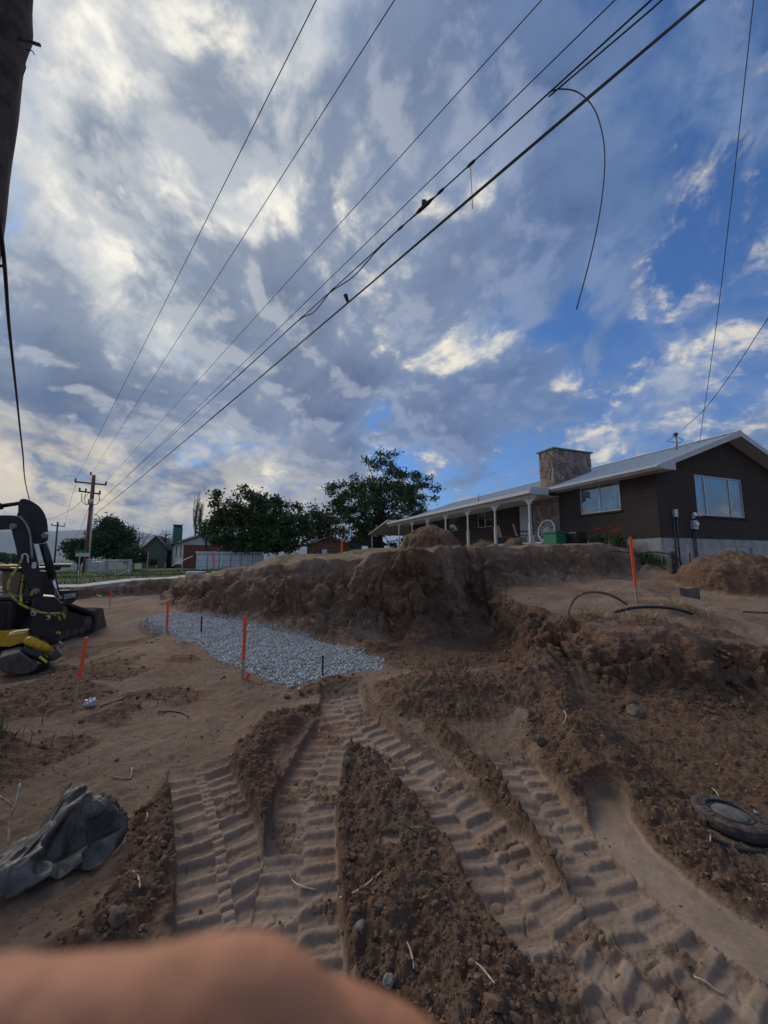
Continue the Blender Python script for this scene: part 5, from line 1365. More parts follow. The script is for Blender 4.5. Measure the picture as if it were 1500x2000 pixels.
    for z in (.35, .65, .95, 1.0):
        m = MB(); m.tube([(0, 0, H * z), ((b - o).x, (b - o).y, H * z)], .008 if z < 1 else .02, 5); m.build('rail', 'wire', f)
far_houses()

# ------------------------------------------------------------------ left lawn: pen, sign, barrier tape, slabs
def chainlink():
    Y = 33; A = [at(166, 1120, Y), at(248, 1124, 28), at(256, 1118, 33), at(190, 1112, 38)]
    for i, p in enumerate(A): p.z = hz(p.x, p.y, False)
    f = thing('chain_link_pen', 'low grey chain link pen on the lawn by the brown pole', 'fence', A[0]); o = A[0]
    segs = [(A[0], A[1]), (A[1], A[2]), (A[0], A[3]), (A[3], A[2])]
    H = 1.15
    for a, b in segs:
        n = max(2, int((b - a).length / 1.8))
        for i in range(n + 1):
            p = a.lerp(b, i / n) - o; m = MB(); m.tube([p, p + Vector((0, 0, H + .05))], .03, 6); m.build('post', 'galv', f)
        m = MB(); m.tube([a - o + Vector((0, 0, H)), b - o + Vector((0, 0, H))], .025, 6); m.build('top_rail', 'galv', f)
        m = MB(); L = (b - a).length; d = (b - a) / L; k = 0.0
        while k < L:
            for s in (1, -1):
                e = k + H * s
                p0 = a + d * k - o; t = min(1, max(0, ((L - k) if s > 0 else k) / H)); p1 = a + d * (k + s * H * t) - o + Vector((0, 0, H * t))
                m.tube([p0, p1], .004, 3, False)
            k += .12
        w = m.build('wire_mesh', 'galv', f); w['kind'] = 'stuff'
chainlink()
def lawn_items():
    a = at(152, 1130, 24); a.z = hz(a.x, a.y, False) - .1
    s = thing('street_sign', 'street name sign on a thin post by the brown pole', 'sign', a); top = at(152, 1078, 24).z - a.z
    m = MB(); m.tube([(0, 0, 0), (0, 0, top)], .03, 6); m.build('post', 'galv', s)
    m = MB(); m.box(-.28, .62, -.02, .0, top - .28, top - .06); m.build('blade', 'siding_white', s); m = MB(); m.box(-.02, .0, -.4, .4, top - .04, top + .14); m.build('blade', 'box_green', s)
    b = at(168, 1130, 24); b.z = hz(b.x, b.y, False) - .1
    posts = []
    for px, py, Y, hh, lb in ((168, 1128, 24, 1.0, 'pale barrier post carrying the tape, left one'), (255, 1130, 24, .9, 'pale barrier post carrying the tape, right one'), (212, 1128, 25, .75, 'thin wooden barrier post amid the tape'), (322, 1118, 26, .85, 'thin wooden stake on the lawn below the white house'), (288, 1104, 30, 1.7, 'pale wooden post standing on the lawn before the steep gable'), (305, 1118, 26, .7, 'short wooden stake on the lawn, left of its taller neighbour')):
        p = at(px, py, Y); p.z = hz(p.x, p.y, False) - .1; posts.append((p, hh))
        t = thing('barrier_post', lb, 'post', p, 0, 'posts on the lawn'); m = MB(); m.box(-.035, .035, -.025, .025, 0, hh); m.build('upright', 'lath_wood', t, bevel=.004); m = MB(); m.box(-.036, .036, -.026, .026, hh, hh + .03); m.build('tip', 'root', t)
    a, b, c = posts[0][0] + Vector((0, 0, .65)), posts[2][0] + Vector((0, 0, .35)), posts[1][0] + Vector((0, 0, .6))
    m = MB(); P = smoothpath([a, a.lerp(b, .5) - Vector((0, 0, .05)), b, b.lerp(c, .5) - Vector((0, 0, .08)), c], 6); V = []
    for p in P: V += [p - Vector((0, 0, .035)), p + Vector((0, .004, .035))]
    m.add(V, [(2 * i, 2 * i + 2, 2 * i + 3, 2 * i + 1) for i in range(len(P) - 1)]); tag(m.build('barrier_tape', 'tape'), 'yellowish barrier tape sagging between posts on the lawn', 'tape')
    # stack of broken concrete by the bank
    r = random.Random(8)
    for i, (px, py, Y, lb) in enumerate(((385, 1118, 17.5, 'broken concrete slab, lowest of the stack at the bank end'), (388, 1113, 17.6, 'broken concrete slab, middle of the stack at the bank end'), (384, 1108, 17.7, 'broken concrete slab, top of the stack at the bank end'), (432, 1103, 20, 'lone flat concrete piece on the bank crest'), (462, 1099, 21, 'flat concrete piece by the pipe fence foot'))):
        p = at(px, py, Y); 
        if i == 0: p.z = hz(p.x, p.y, False) + .02
        if i in (1, 2): p.z = zb + .11 * i
        if i > 2: p.z = hz(p.x, p.y, False) + .02
        if i == 0: zb = p.z
        m = MB(); n = 8; poly = [(r.uniform(.4, .65) * math.cos(6.28 * k / n) * 1.1, r.uniform(.3, .45) * math.sin(6.28 * k / n)) for k in range(n)]
        m.prism(poly, lambda a, b: (a, b, -.05), lambda a, b: (a * .97, b * .97, .05)); o = m.build('concrete_slab', 'concrete', None, loc=p, rotz=r.uniform(0, 3)); o.rotation_euler.x = r.uniform(-.08, .08); tag(o, lb, 'concrete slab', 'broken slabs')
    # plank ramp at the white house
    a = at(335, 1105, 46); b = at(376, 1086, 48); m = MB(); m.tube([a, b], .12, 4, flat=.4); tag(m.build('plank_ramp', 'siding_white'), 'pale sloping plank leaning before the neighbour house', 'plank')
    # parked flatbed truck far behind the loader
    p = at(140, 1104, 52); p.z = hz(p.x, p.y, False)
    t = thing('flatbed_truck', 'white flatbed truck parked behind the loader near the brown pole', 'truck', p, R(4))
    m = MB(); m.box(-3.4, .6, -1, 1, .75, .92); m.build('flatbed', 'car_white', t, bevel=.02)
    m = MB(); m.prism([(.7, .5), (3.3, .5), (3.3, 1.15), (2.3, 1.25), (1.9, 1.95), (.75, 1.95)], lambda a, b: (a, -.95, b), lambda a, b: (a, .95, b)); cb = m.build('cab', 'car_white', t, bevel=.05)
    m = MB(); m.prism([(.95, 1.3), (2.05, 1.3), (1.75, 1.82), (.95, 1.82)], lambda a, b: (a, -.965, b), lambda a, b: (a, -.952, b)); m.build('side_window', 'dark_room', cb)
    for x in (-2.4, 2.4):
        for y in (-.9, .9):
            m = MB(); m.lathe([(.2, -.14), (.40, -.12), (.42, 0), (.40, .12), (.2, .14)], (x, y, .42), 18, Matrix.Rotation(R(90), 3, 'X')); w = m.build('wheel', 'black_rubber', t, True); m = MB(); m.lathe([(.18, -.15), (.20, -.145), (.05, -.16)], (x, y, .42), 12, Matrix.Rotation(R(90), 3, 'X')); m.build('rim', 'alu', w)
    m = MB(); m.box(-3.3, .55, -.98, -.95, .45, .74); m.build('toolbox', 'tar', t)
lawn_items()

# ------------------------------------------------------------------ machines on the left
def zc(zx, zy): return (zx / 5.264, 940 + zy / 5.264)      # survey close-up to picture coordinates
def loader():
    b = onz(125, 1268, -.25); rot = R(8)
    L = thing('track_loader', 'black and yellow compact track loader with bucket, seen from behind', 'track loader', (b.x - 1.42, b.y, -.27), rot)
    def trk(s):
        x0, x1 = (.50, .95) if s > 0 else (-.95, -.50)
        P = [(.10, .0), (-.10, .10), (-.17, .32), (-.05, .52), (.30, .86), (.50, .90), (.68, .84), (1.55, .52), (1.72, .32), (1.66, .10), (1.48, .0)]
        Q = [(v.x, v.y) for v in smoothpath([(p[0], p[1], 0) for p in P + [P[0]]], 4)][:-1]
        n = len(Q); cx, cy = .78, .38
        I = [(cx + (p[0] - cx) * .90, cy + (p[1] - cy) * .86) for p in Q]
        m = MB(); V = [(x0, a, c) for a, c in Q] + [(x1, a, c) for a, c in Q] + [(x0, a, c) for a, c in I] + [(x1, a, c) for a, c in I]; F = []
        for i in range(n):
            j = (i + 1) % n; F += [(i, j, n + j, n + i), (2 * n + i, 3 * n + i, 3 * n + j, 2 * n + j), (n + i, n + j, 3 * n + j, 3 * n + i), (i, 2 * n + i, 2 * n + j, j)]
        t = m.add(V, F).build('track', 'black_rubber', L)
        tot = 0.0; acc = [0.0]
        for i in range(n): a, e = Q[i], Q[(i + 1) % n]; tot += math.hypot(e[0] - a[0], e[1] - a[1]); acc.append(tot)
        lug = MB(); lug.box(0, x1 - x0, -.025, .025, 0, .028); me = lug.mesh('tread_lug', 'black_rubber'); N = 34
        for k in range(N):
            d = tot * k / N; i = max(j for j in range(n) if acc[j] <= d); a, e = Q[i], Q[(i + 1) % n]; f = (d - acc[i]) / (acc[i + 1] - acc[i]); y = a[0] + (e[0] - a[0]) * f; z = a[1] + (e[1] - a[1]) * f; an = math.atan2(e[1] - a[1], e[0] - a[0])
            inst('tread_lug', me, t, Matrix.Translation((x0, y, z)) @ Matrix.Rotation(an + math.pi, 4, 'X'))
        m = MB(); m.prism([(cx + (p[0] - cx) * .72, cy + (p[1] - cy) * .62) for p in Q[::2]], lambda a, c: (x0 + .08, a, c), lambda a, c: (x1 - .07, a, c)); m.build('track_frame', 'black_rubber', L)
        for y, z, r in ((.02, .26, .20), (1.46, .26, .19), (.45, .66, .20), (.5, .13, .10), (.75, .13, .10), (1.0, .13, .10), (1.25, .13, .10)):
            m = MB(); m.lathe([(r * .4, -.16), (r, -.15), (r, .15), (r * .4, .17)], ((x0 + x1) / 2 + .03 * s, y, z), 16, Matrix.Rotation(R(90), 3, 'Y')); m.build('roller', 'dust_metal', t, True)
    trk(1); trk(-1)
    m = MB(); m.prism([(-.30, .30), (1.6, .30), (1.7, .55), (1.3, .95), (-.32, .95)], lambda a, c: (-.48, a, c), lambda a, c: (.48, a, c)); m.build('chassis', 'black_metal', L, bevel=.02)
    m = MB(); m.box(-.62, .56, -.46, -.32, .50, 1.02); g = m.build('rear_door', 'black_metal', L, bevel=.03)
    for k in range(9):
        m = MB(); m.box(-.55, .48, -.485, -.462, .54 + k * .048, .564 + k * .048); m.build('louver', 'tar', g)
    m = MB(); m.prism([(-.66, .16), (.60, .16), (.66, .34), (.60, .46), (-.66, .46)], lambda a, c: (a, -.50, c), lambda a, c: (a, -.30, c)); bp = m.build('rear_bumper', 'yellow_paint', L, bevel=.02)
    for k in range(7):
        m = MB(); m.lathe([(.018, 0), (.018, .02)], (-.3 + k * .12, -.505, .42), 8, Matrix.Rotation(R(90), 3, 'X')); m.build('bolt', 'decal_white', bp)
    m = MB(); m.box(-.66, .62, -.44, .2, 1.02, 1.12); m.build('engine_cover', 'black_metal', L, bevel=.04)
    m = MB(); m.box(-.1, .06, -.465, -.445, 1.045, 1.085); m.build('badge', 'decal_white', L)
    # cab
    m = MB()
    for x in (-.40, .36):
        m.tube([(x, .0, 1.1), (x, .05, 1.62)], .045, 6); m.tube([(x, .85, .7), (x, .75, 1.62)], .045, 6)
    m.build('cab_pillar', 'black_metal', L)
    m = MB(); m.box(-.46, .42, -.05, .85, 1.60, 1.67); m.build('cab_roof', 'black_metal', L, bevel=.03); m = MB(); m.box(-.30, .10, .0, .5, 1.672, 1.72); m.build('roof_panel', 'yellow_paint', L, bevel=.015)
    m = MB(); m.box(-.36, .32, .02, .03, 1.12, 1.58); m.build('rear_window', 'glass', L)
    m = MB(); m.box(-.3, .3, .35, .8, .95, 1.15); m.prism([(.35, 1.15), (.50, 1.15), (.40, 1.62), (.28, 1.62)], lambda a, c: (-.25, a, c), lambda a, c: (.25, a, c)); m.build('seat', 'black_rubber', L, bevel=.03)
    # lift arms and name panel
    for s in (-1, 1):
        x0, x1 = (.60, .72) if s > 0 else (-.72, -.60)
        m = MB(); m.prism([(-.30, 1.0), (-.22, 1.46), (-.05, 1.60), (.25, 1.58), (.48, 1.42), (.62, 1.14), (1.0, 1.12), (1.25, 1.10), (1.28, .90), (1.12, .80), (.95, .84), (.5, .92), (.1, .92)], lambda a, c: (x0, a, c), lambda a, c: (x1, a, c)); m.build('lift_arm', 'black_metal', L, bevel=.015)
        m = MB(); m.tube([(s * .64, .2, 1.35), (s * .64, .95, .75)], .045, 8); m.build('lift_cylinder', 'steel', L)
    for tx, y, sz in (('DEERE', .98, .15), ('333G', .60, .10)):
        me = textmesh(tx, sz); me.materials.clear(); me.materials.append(MATS['decal_white'])
        inst('lettering', me, L, Matrix.Translation((.726, y, .98)) @ Matrix.Rotation(R(90), 4, 'Z') @ Matrix.Rotation(R(90), 4, 'X'))
    m = MB(); P = [(1.68, .02), (2.20, .0), (2.26, .04), (1.95, .10), (1.84, .22), (1.80, .55), (1.75, .62), (1.66, .55)]
    V = []
    m.prism(P, lambda a, c: (-.92, a, c), lambda a, c: (.92, a, c)); bk = m.build('bucket', 'dust_metal', L)
    for s in (-1, 1):
        m = MB(); m.prism([(1.69, .03), (2.22, .01), (1.95, .58), (1.78, .60)], lambda a, c: (s * .923, a, c), lambda a, c: (s * .95, a, c)); m.build('side_plate', 'dust_metal', bk)
loader()
def excavator():
    Y = 6.75
    o = at(40, 1300, Y); o.z = hz(o.x, o.y, False)
    E = thing('excavator', 'black excavator boom and stick with yellow hoses and ground attachment', 'excavator', o)
    nrm = Vector((o.x, o.y, 0)).normalized(); eye = Vector((0, 0, EYE)); dpl = (o - eye).dot(nrm)
    def pt(zx, zy, d=0.0):
        v = pixdir(*zc(zx, zy)); return eye + v * (dpl / v.dot(nrm)) + nrm * d - o
    def plate(poly, d0, d1, name, mt, par=E, bv=.015):
        m = MB(); m.prism(poly, lambda a, b: pt(a, b, d0), lambda a, b: pt(a, b, d1)); return m.build(name, mt, par, bevel=bv)
    cur = lambda P, n=5: [(v.x, v.y) for v in smoothpath([(p[0], p[1], 0) for p in P], n)]
    top = cur([(185, 290), (188, 230), (205, 188), (240, 172), (300, 186), (370, 225), (425, 275), (462, 335), (486, 410), (495, 500), (497, 600)]) + [(478, 622), (410, 640), (350, 640), (250, 420), (170, 345), (183, 320)]
    plate(top, .06, .34, 'boom_head', 'black_metal')
    stick = cur([(-1100, 900), (-560, 500), (-300, 390), (-120, 360), (60, 355), (160, 360), (220, 385), (270, 430), (305, 500), (340, 620), (375, 760), (405, 900), (430, 1040), (445, 1175)]) + [(330, 1190), (300, 1160), (262, 1020), (228, 900), (190, 800), (155, 640), (118, 492), (0, 497), (-200, 515), (-560, 660), (-1000, 1100)]
    st = plate(stick, -.16, .10, 'boom', 'black_metal')
    for q in ((150, 470), (470, 560), (380, 1120)):
        m = MB(); c = pt(*q, -.18); m.lathe([(.05, 0), (.05, .04)], c, 12, Matrix.Rotation(R(90), 3, 'X')); m.build('pin', 'steel', st)
    m = MB(); m.tube([pt(-300, 300, .2), pt(20, 240, .2)], .06, 10); m.tube([pt(20, 240, .2), pt(200, 212, .2)], .035, 10); m.build('boom_cylinder', 'black_metal', E, True)
    m = MB(); m.tube([pt(445, 640, -.02), pt(540, 990, -.02)], .062, 12); c = m.build('cylinder_barrel', 'black_metal', E, True)
    m = MB(); m.tube([pt(538, 985, -.02), pt(600, 1200, -.02)], .024, 10); m.build('cylinder_rod', 'chrome', c, True)
    m = MB(); m.tube(smoothpath([pt(200, 370, -.20), pt(262, 440, -.20), pt(302, 530, -.20), pt(318, 640, -.20), pt(330, 800, -.20)], 5), .018, 8); m.build('steel_line', 'steel', E, True)
    m = MB(); m.tube(smoothpath([pt(232, 800, -.22), pt(232, 765, -.22), pt(262, 748, -.22), pt(285, 770, -.22), pt(290, 840, -.22)], 5), .015, 8); m.build('fitting', 'alu', E, True)
    m = MB(); m.box(-.025, .025, -.02, .01, -.05, .05, Matrix.Translation(pt(352, 862, -.17))); m.build('sticker', 'decal_white', E)
    def hose(P, r, nm='hose'):
        Q = smoothpath([pt(a, b, d) for a, b, d in P], 7); m = MB(); m.tube(Q, r, 10); h = m.build(nm, 'hose_yellow', E, True)
        for k in range(5, len(Q) - 2, 11):
            m = MB(); m.tube([Q[k], Q[k] + (Q[k + 1] - Q[k]).normalized() * .02], r * 1.06, 10); m.build('hose_band', 'wire', h)
    hose([(228, 800, -.24), (200, 860, -.26), (135, 955, -.30), (97, 1040, -.32), (102, 1120, -.32), (150, 1190, -.32), (220, 1248, -.32), (300, 1288, -.32), (420, 1330, -.30), (520, 1342, -.28), (600, 1340, -.26), (648, 1362, -.24), (655, 1410, -.2)], .019)
    hose([(242, 960, .12), (228, 1060, .10), (214, 1160, .0), (222, 1235, -.2)], .020)
    hose([(520, 1345, -.25), (590, 1370, -.24), (612, 1410, -.22)], .020)
    m = MB(); m.tube(smoothpath([pt(322, 1165, -.18), pt(330, 1130, -.2), pt(352, 1128, -.2)], 4), .02, 8); m.build('valve', 'hose_yellow', E, True)
    # quick coupler and driven ground tool
    cp = plate([(440, 1170), (560, 1180), (640, 1260), (650, 1400), (640, 1560), (540, 1650), (420, 1580), (330, 1545), (322, 1300), (350, 1180)], -.20, .22, 'coupler', 'black_metal')
    for q in ((355, 1343), (497, 1383)):
        m = MB(); m.lathe([(.044, 0), (.044, .03), (.02, .035)], pt(q[0], q[1], -.20), 16, Matrix.Rotation(R(90), 3, 'X')); pn_ = m.build('pin_cap', 'alu', cp, True); m = MB(); m.lathe([(.02, .036), (.02, .05)], pt(q[0], q[1], -.20), 8, Matrix.Rotation(R(90), 3, 'X')); m.build('nut', 'black_metal', pn_)
    me = textmesh('00-04', .075, .003); me.materials.clear(); me.materials.append(MATS['decal_yellow']); inst('lettering', me, cp, Matrix.Translation(pt(572, 1533, -.206)) @ Matrix.Rotation(R(18), 4, 'Y') @ Matrix.Rotation(R(90), 4, 'X'))
    m = MB(); m.tube([pt(270, 1595, -.34), pt(300, 1605, -.36), pt(440, 1665, -.38), pt(515, 1700, -.38)], [.055, .075, .075, .045], 12); mo = m.build('hydraulic_motor', 'yellow_paint', E, True)
    for t in (.25, .75):
        c = pt(300 + 140 * t, 1605 + 60 * t, -.36 - .02 * t); m = MB(); d = (pt(440, 1665, -.38) - pt(300, 1605, -.36)).normalized(); m.tube([c, c + d * .03], .082, 12); m.build('flange', 'yellow_paint', mo, True)
    m = MB(); m.tube([pt(235, 1680, -.42), pt(360, 1735, -.46), pt(470, 1795, -.46)], [.06, .065, .05], 12); m.build('drum_guard', 'black_metal', E, True)
    m = MB(); m.tube([pt(400, 1745, -.52), pt(470, 1800, -.52)], .02, 8); m.build('tag_bar', 'decal_yellow', E)
    plate([(20, 1745), (120, 1710), (205, 1690), (290, 1745), (372, 1805), (385, 1850), (300, 1895), (200, 1905), (80, 1890), (10, 1860)], -.62, -.05, 'skid_shoe', 'dust_metal', E, .02)
    plate([(480, 1740), (600, 1715), (640, 1745), (560, 1800), (500, 1812)], -.40, .0, 'side_shoe', 'dust_metal', E, .02)
    plate([(300, 1850), (470, 1800), (520, 1840), (430, 1905), (320, 1925)], -.45, .0, 'blade_base', 'black_metal', E, .02)
    r = random.Random(5)
    for k in range(9):
        a, b = r.uniform(430, 620), r.uniform(1590, 1700); m = MB(); m.tube(smoothpath([pt(a, b, -.3), pt(a + r.uniform(-40, 40), b + 30, -.36), pt(a + r.uniform(-60, 60), b + 60, -.3)], 4), .012, 6); m.build('small_hose', r.choice(['black_rubber', 'steel', 'black_rubber', 'hose_yellow']), E, True)
    plate([(60, 1620), (95, 1565), (165, 1540), (300, 1525), (300, 1595), (250, 1655), (90, 1705), (65, 1680)], -.02, .14, 'guard_plate', 'yellow_paint', E, .015)
    for k in range(8): 
        m = MB(); m.lathe([(.012, 0), (.012, .02)], pt(112 + k * 23, 1572 - k * 3.2, -.02), 8, Matrix.Rotation(R(90), 3, 'X')); m.build('rivet', 'decal_white', E)
    # machine body, mostly outside the frame
    bx = Vector((-10.6, 7.9, hz(-10.6, 7.9, False))) - o
    T = Matrix.Translation(bx)
    m = MB(); m.box(-1.2, 1.45, -.95, .95, .75, 1.55, T); m.build('upper_body', 'yellow_paint', E, bevel=.08)
    m = MB(); m.box(.1, 1.3, -.95, -.05, 1.56, 2.55, T); m.build('cab', 'black_metal', E, bevel=.06)
    for s in (-1, 1):
        m = MB(); m.box(-1.5, 1.5, s * .95 - .22, s * .95 + .22, .02, .62, T); m.build('track', 'black_rubber', E, bevel=.2)
excavator()

# ------------------------------------------------------------------ survey stakes
def stake(label, p0, p1, split, w, name='survey_stake', mats=('orange_stake', 'lath_wood')):
    s = thing(name, label, 'stake', p0, 0, 'survey stakes')
    d = p1 - p0; sd = Vector((1, 0, 0)); 
    def seg(a, b, nm, mt, ww):
        q0 = d * a; q1 = d * b; x = Vector((ww, 0, 0)); y = Vector((0, .008, 0)); m = MB()
        m.add([q0 - x - y, q0 + x - y, q0 + x + y, q0 - x + y, q1 - x - y, q1 + x - y, q1 + x + y, q1 - x + y], [(3, 2, 1, 0), (4, 5, 6, 7), (0, 1, 5, 4), (1, 2, 6, 5), (2, 3, 7, 6), (3, 0, 4, 7)]); m.build(nm, mt, s)
    e = -.12 / max(d.length, .1)
    seg(e, split, 'lath', mats[1], w); seg(split, 1.0, 'painted_top', mats[0], w * 1.02)
def stakes():
    def S(label, b, t, split, w, Y=None, z=None, **k):
        p0 = onz(*b, 0) if Y is None else at(*b, Y)
        for _ in range(4):
            zt = hz(p0.x, p0.y, False)
            if Y is None: p0 = onz(*b, zt)
        p1 = at(*t, p0.y); stake(label, p0, p1, split, w, **k)
    S('tall orange stake leaning left on the bench below the brick house', (1244, 1170), (1231, 1048), .20, .027, 7.5)
    S('orange stake at the near edge of the grey gravel', (474, 1326), (479, 1203), .30, .020)
    S('orange stake standing in the far left end of the gravel', (326, 1236), (328, 1175), .22, .022)
    S('leaning orange stake right of the excavator tool, nearest the camera', (143, 1390), (169, 1245), .42, .011)
    S('small orange stake on the crest before the white fence', (417, 1106), (416, 1079), .1, .045, 19)
    S('small orange stake on the crest before the timber shed', (667, 1080), (668, 1053), .1, .035, 14)
    S('thin faded orange stake between loader and sidewalk', (214, 1186), (217, 1150), .55, .016)
    S('thin dark stake in the middle of the gravel', (393, 1236), (394, 1204), .5, .014, mats=('dark_stake', 'dark_stake'))
    S('dark stake at the right edge of the gravel', (630, 1323), (631, 1280), .5, .012, mats=('dark_stake', 'dark_stake'))
    S('slender dark rod on the bench edge by the bank corner', (988, 1163), (988, 1122), .5, .006, 8.2, mats=('dark_stake', 'dark_stake'))
    S('dark rod left of the dirt heap before the foundation', (1349, 1118), (1347, 1079), .5, .016, 11.0, mats=('dark_stake', 'dark_stake'))
    a = onz(482, 1328, .02); b = at(487, 1314, a.y - .02); stake('short orange stub lying by the gravel edge stake', a, b, .05, .018)
    p = at(1316, 1124, 11.6); t = thing('fence_post', 'stout dark weathered fence post before the concrete foundation', 'post', p); m = MB(); m.box(-.075, .075, -.06, .06, -.2, .72); m.build('shaft', 'pole_wood', t, bevel=.015); m = MB(); m.tube([(-.08, -.07, .5), (.08, -.07, .48)], .008, 5); m.build('wire_wrap', 'wire', t)
    for pts, lb in (([(1230, 1085), (1275, 1078), (1316, 1084)], 'drooping dark twig line from the fence post over the bank'), ([(1190, 1076), (1240, 1082), (1300, 1112)], 'second drooping dark twig line below the flowers'), ([(1318, 1086), (1330, 1098), (1350, 1116)], 'short dark cord right of the fence post')):
        tag(MBT([at(a, b, 11.5) for a, b in pts], .018, 'dark_stake', 'dead_vine'), lb, 'vine', 'dead vines on the bank')
def MBT(pts, r, mt, name, n=5, sides=6):
    m = MB(); m.tube(smoothpath(pts, n), r, sides); return m.build(name, mt, None, True)
stakes()

# ------------------------------------------------------------------ pipes, cover, tarp, rocks, twigs
def drape(px, off=.0, z=0.0):
    out = []
    for a, b in px:
        p = onz(a, b, z)
        for _ in range(6): zt = hz(p.x, p.y, True); p = onz(a, b, zt)
        p.z += off; out.append(p)
    return out
def pipes():
    tag(MBT([at(1108, 1214, 6.1), at(1113, 1185, 6.15), at(1130, 1163, 6.3), at(1160, 1156, 6.5), at(1195, 1163, 6.8), at(1224, 1180, 7.0)], .022, 'pipe_red', 'copper_pipe', 6, 8), 'reddish brown flexible pipe arching over the bench edge', 'pipe')
    tag(MBT([at(1200, 1196, 6.3), at(1240, 1187, 6.3), at(1290, 1186, 6.3), at(1330, 1192, 6.3), at(1352, 1199, 6.3)], .024, 'pipe_black', 'black_pipe', 6, 8), 'black plastic pipe lying across the bench by the tall stake', 'pipe')
    tag(MBT([at(1362, 1250, 5.5), at(1420, 1255, 5.6), at(1480, 1262, 5.7), at(1540, 1262, 5.8)], .022, 'pipe_red', 'brown_pipe', 6, 8), 'straight brown pipe jutting from the bench at right edge', 'pipe')
    tag(MBT([at(1450, 1194, 7.0), at(1500, 1197, 7.0), at(1540, 1196, 7.1)], .018, 'pipe_red', 'brown_pipe', 6, 8), 'thin reddish pipe end at right edge below the dirt heap', 'pipe')
pipes()
def sharp(o):
    e = o.modifiers.new('sharp', 'EDGE_SPLIT'); e.split_angle = R(28); return o
def manhole():
    c = drape([(1427, 1612)])[0]; c.z += .085
    t = thing('manhole_cover', 'rusty round meter cover with concrete centre on the dark soil', 'manhole cover', (c.x, c.y, c.z - .03)); t.rotation_euler = (R(2), R(4), R(20)); t.scale = (.84, .84, .84)
    m = MB(); m.lathe([(.205, -.12), (.222, -.02), (.215, .022), (.20, .030), (.135, .030), (.125, .018), (.110, .016), (.110, -.10)], (0, 0, 0), 48, None, True); sharp(m.build('ring', 'iron', t, True))
    m = MB(); m.lathe([(.200, -.15), (.212, -.10), (.230, -.03), (.223, -.012)], (0, 0, 0), 48, None, True); sharp(m.build('skirt', 'iron_rim', t, True))
    m = MB(); m.lathe([(.108, -.05), (.108, .014), (.095, .024), (.04, .028), (.005, .028)], (0, 0, 0), 36); m.build('centre_plug', 'cover_concrete', t, True)
    m = MB(); m.lathe([(.126, .019), (.132, .033), (.138, .033), (.142, .031)], (0, 0, 0), 40, None, True); m.build('inner_lip', 'iron_rim', t, True)
    for k in range(28):
        a = k * 2 * math.pi / 28
        if k in (3, 4, 17, 18): continue
        M = Matrix.Rotation(a, 4, 'Z') @ Matrix.Translation((.172, 0, .0315)); m = MB(); w = .005 if k % 3 else .010; m.box(-.014, .014, -w, w, -.003, .0035, M); m.build('raised_mark', 'iron', t)
    m = MB(); m.lathe([(.016, .029), (.016, .036), (.009, .038)], (.19, -.06, 0), 12); m.build('bolt', 'steel', t, True)
    m = MB(); m.lathe([(.235, -.20), (.25, -.16), (.25, -.10), (.205, -.09)], (0, 0, 0), 48, None, True); m.build('collar', 'pipe_black', t, True)
    tag(MBT(drape([(1392, 1640), (1420, 1652), (1450, 1662), (1492, 1667)], .008), .010, 'dark_stake', 'curved_root', 6), 'dark curved root on the soil below the round cover', 'root')
manhole()
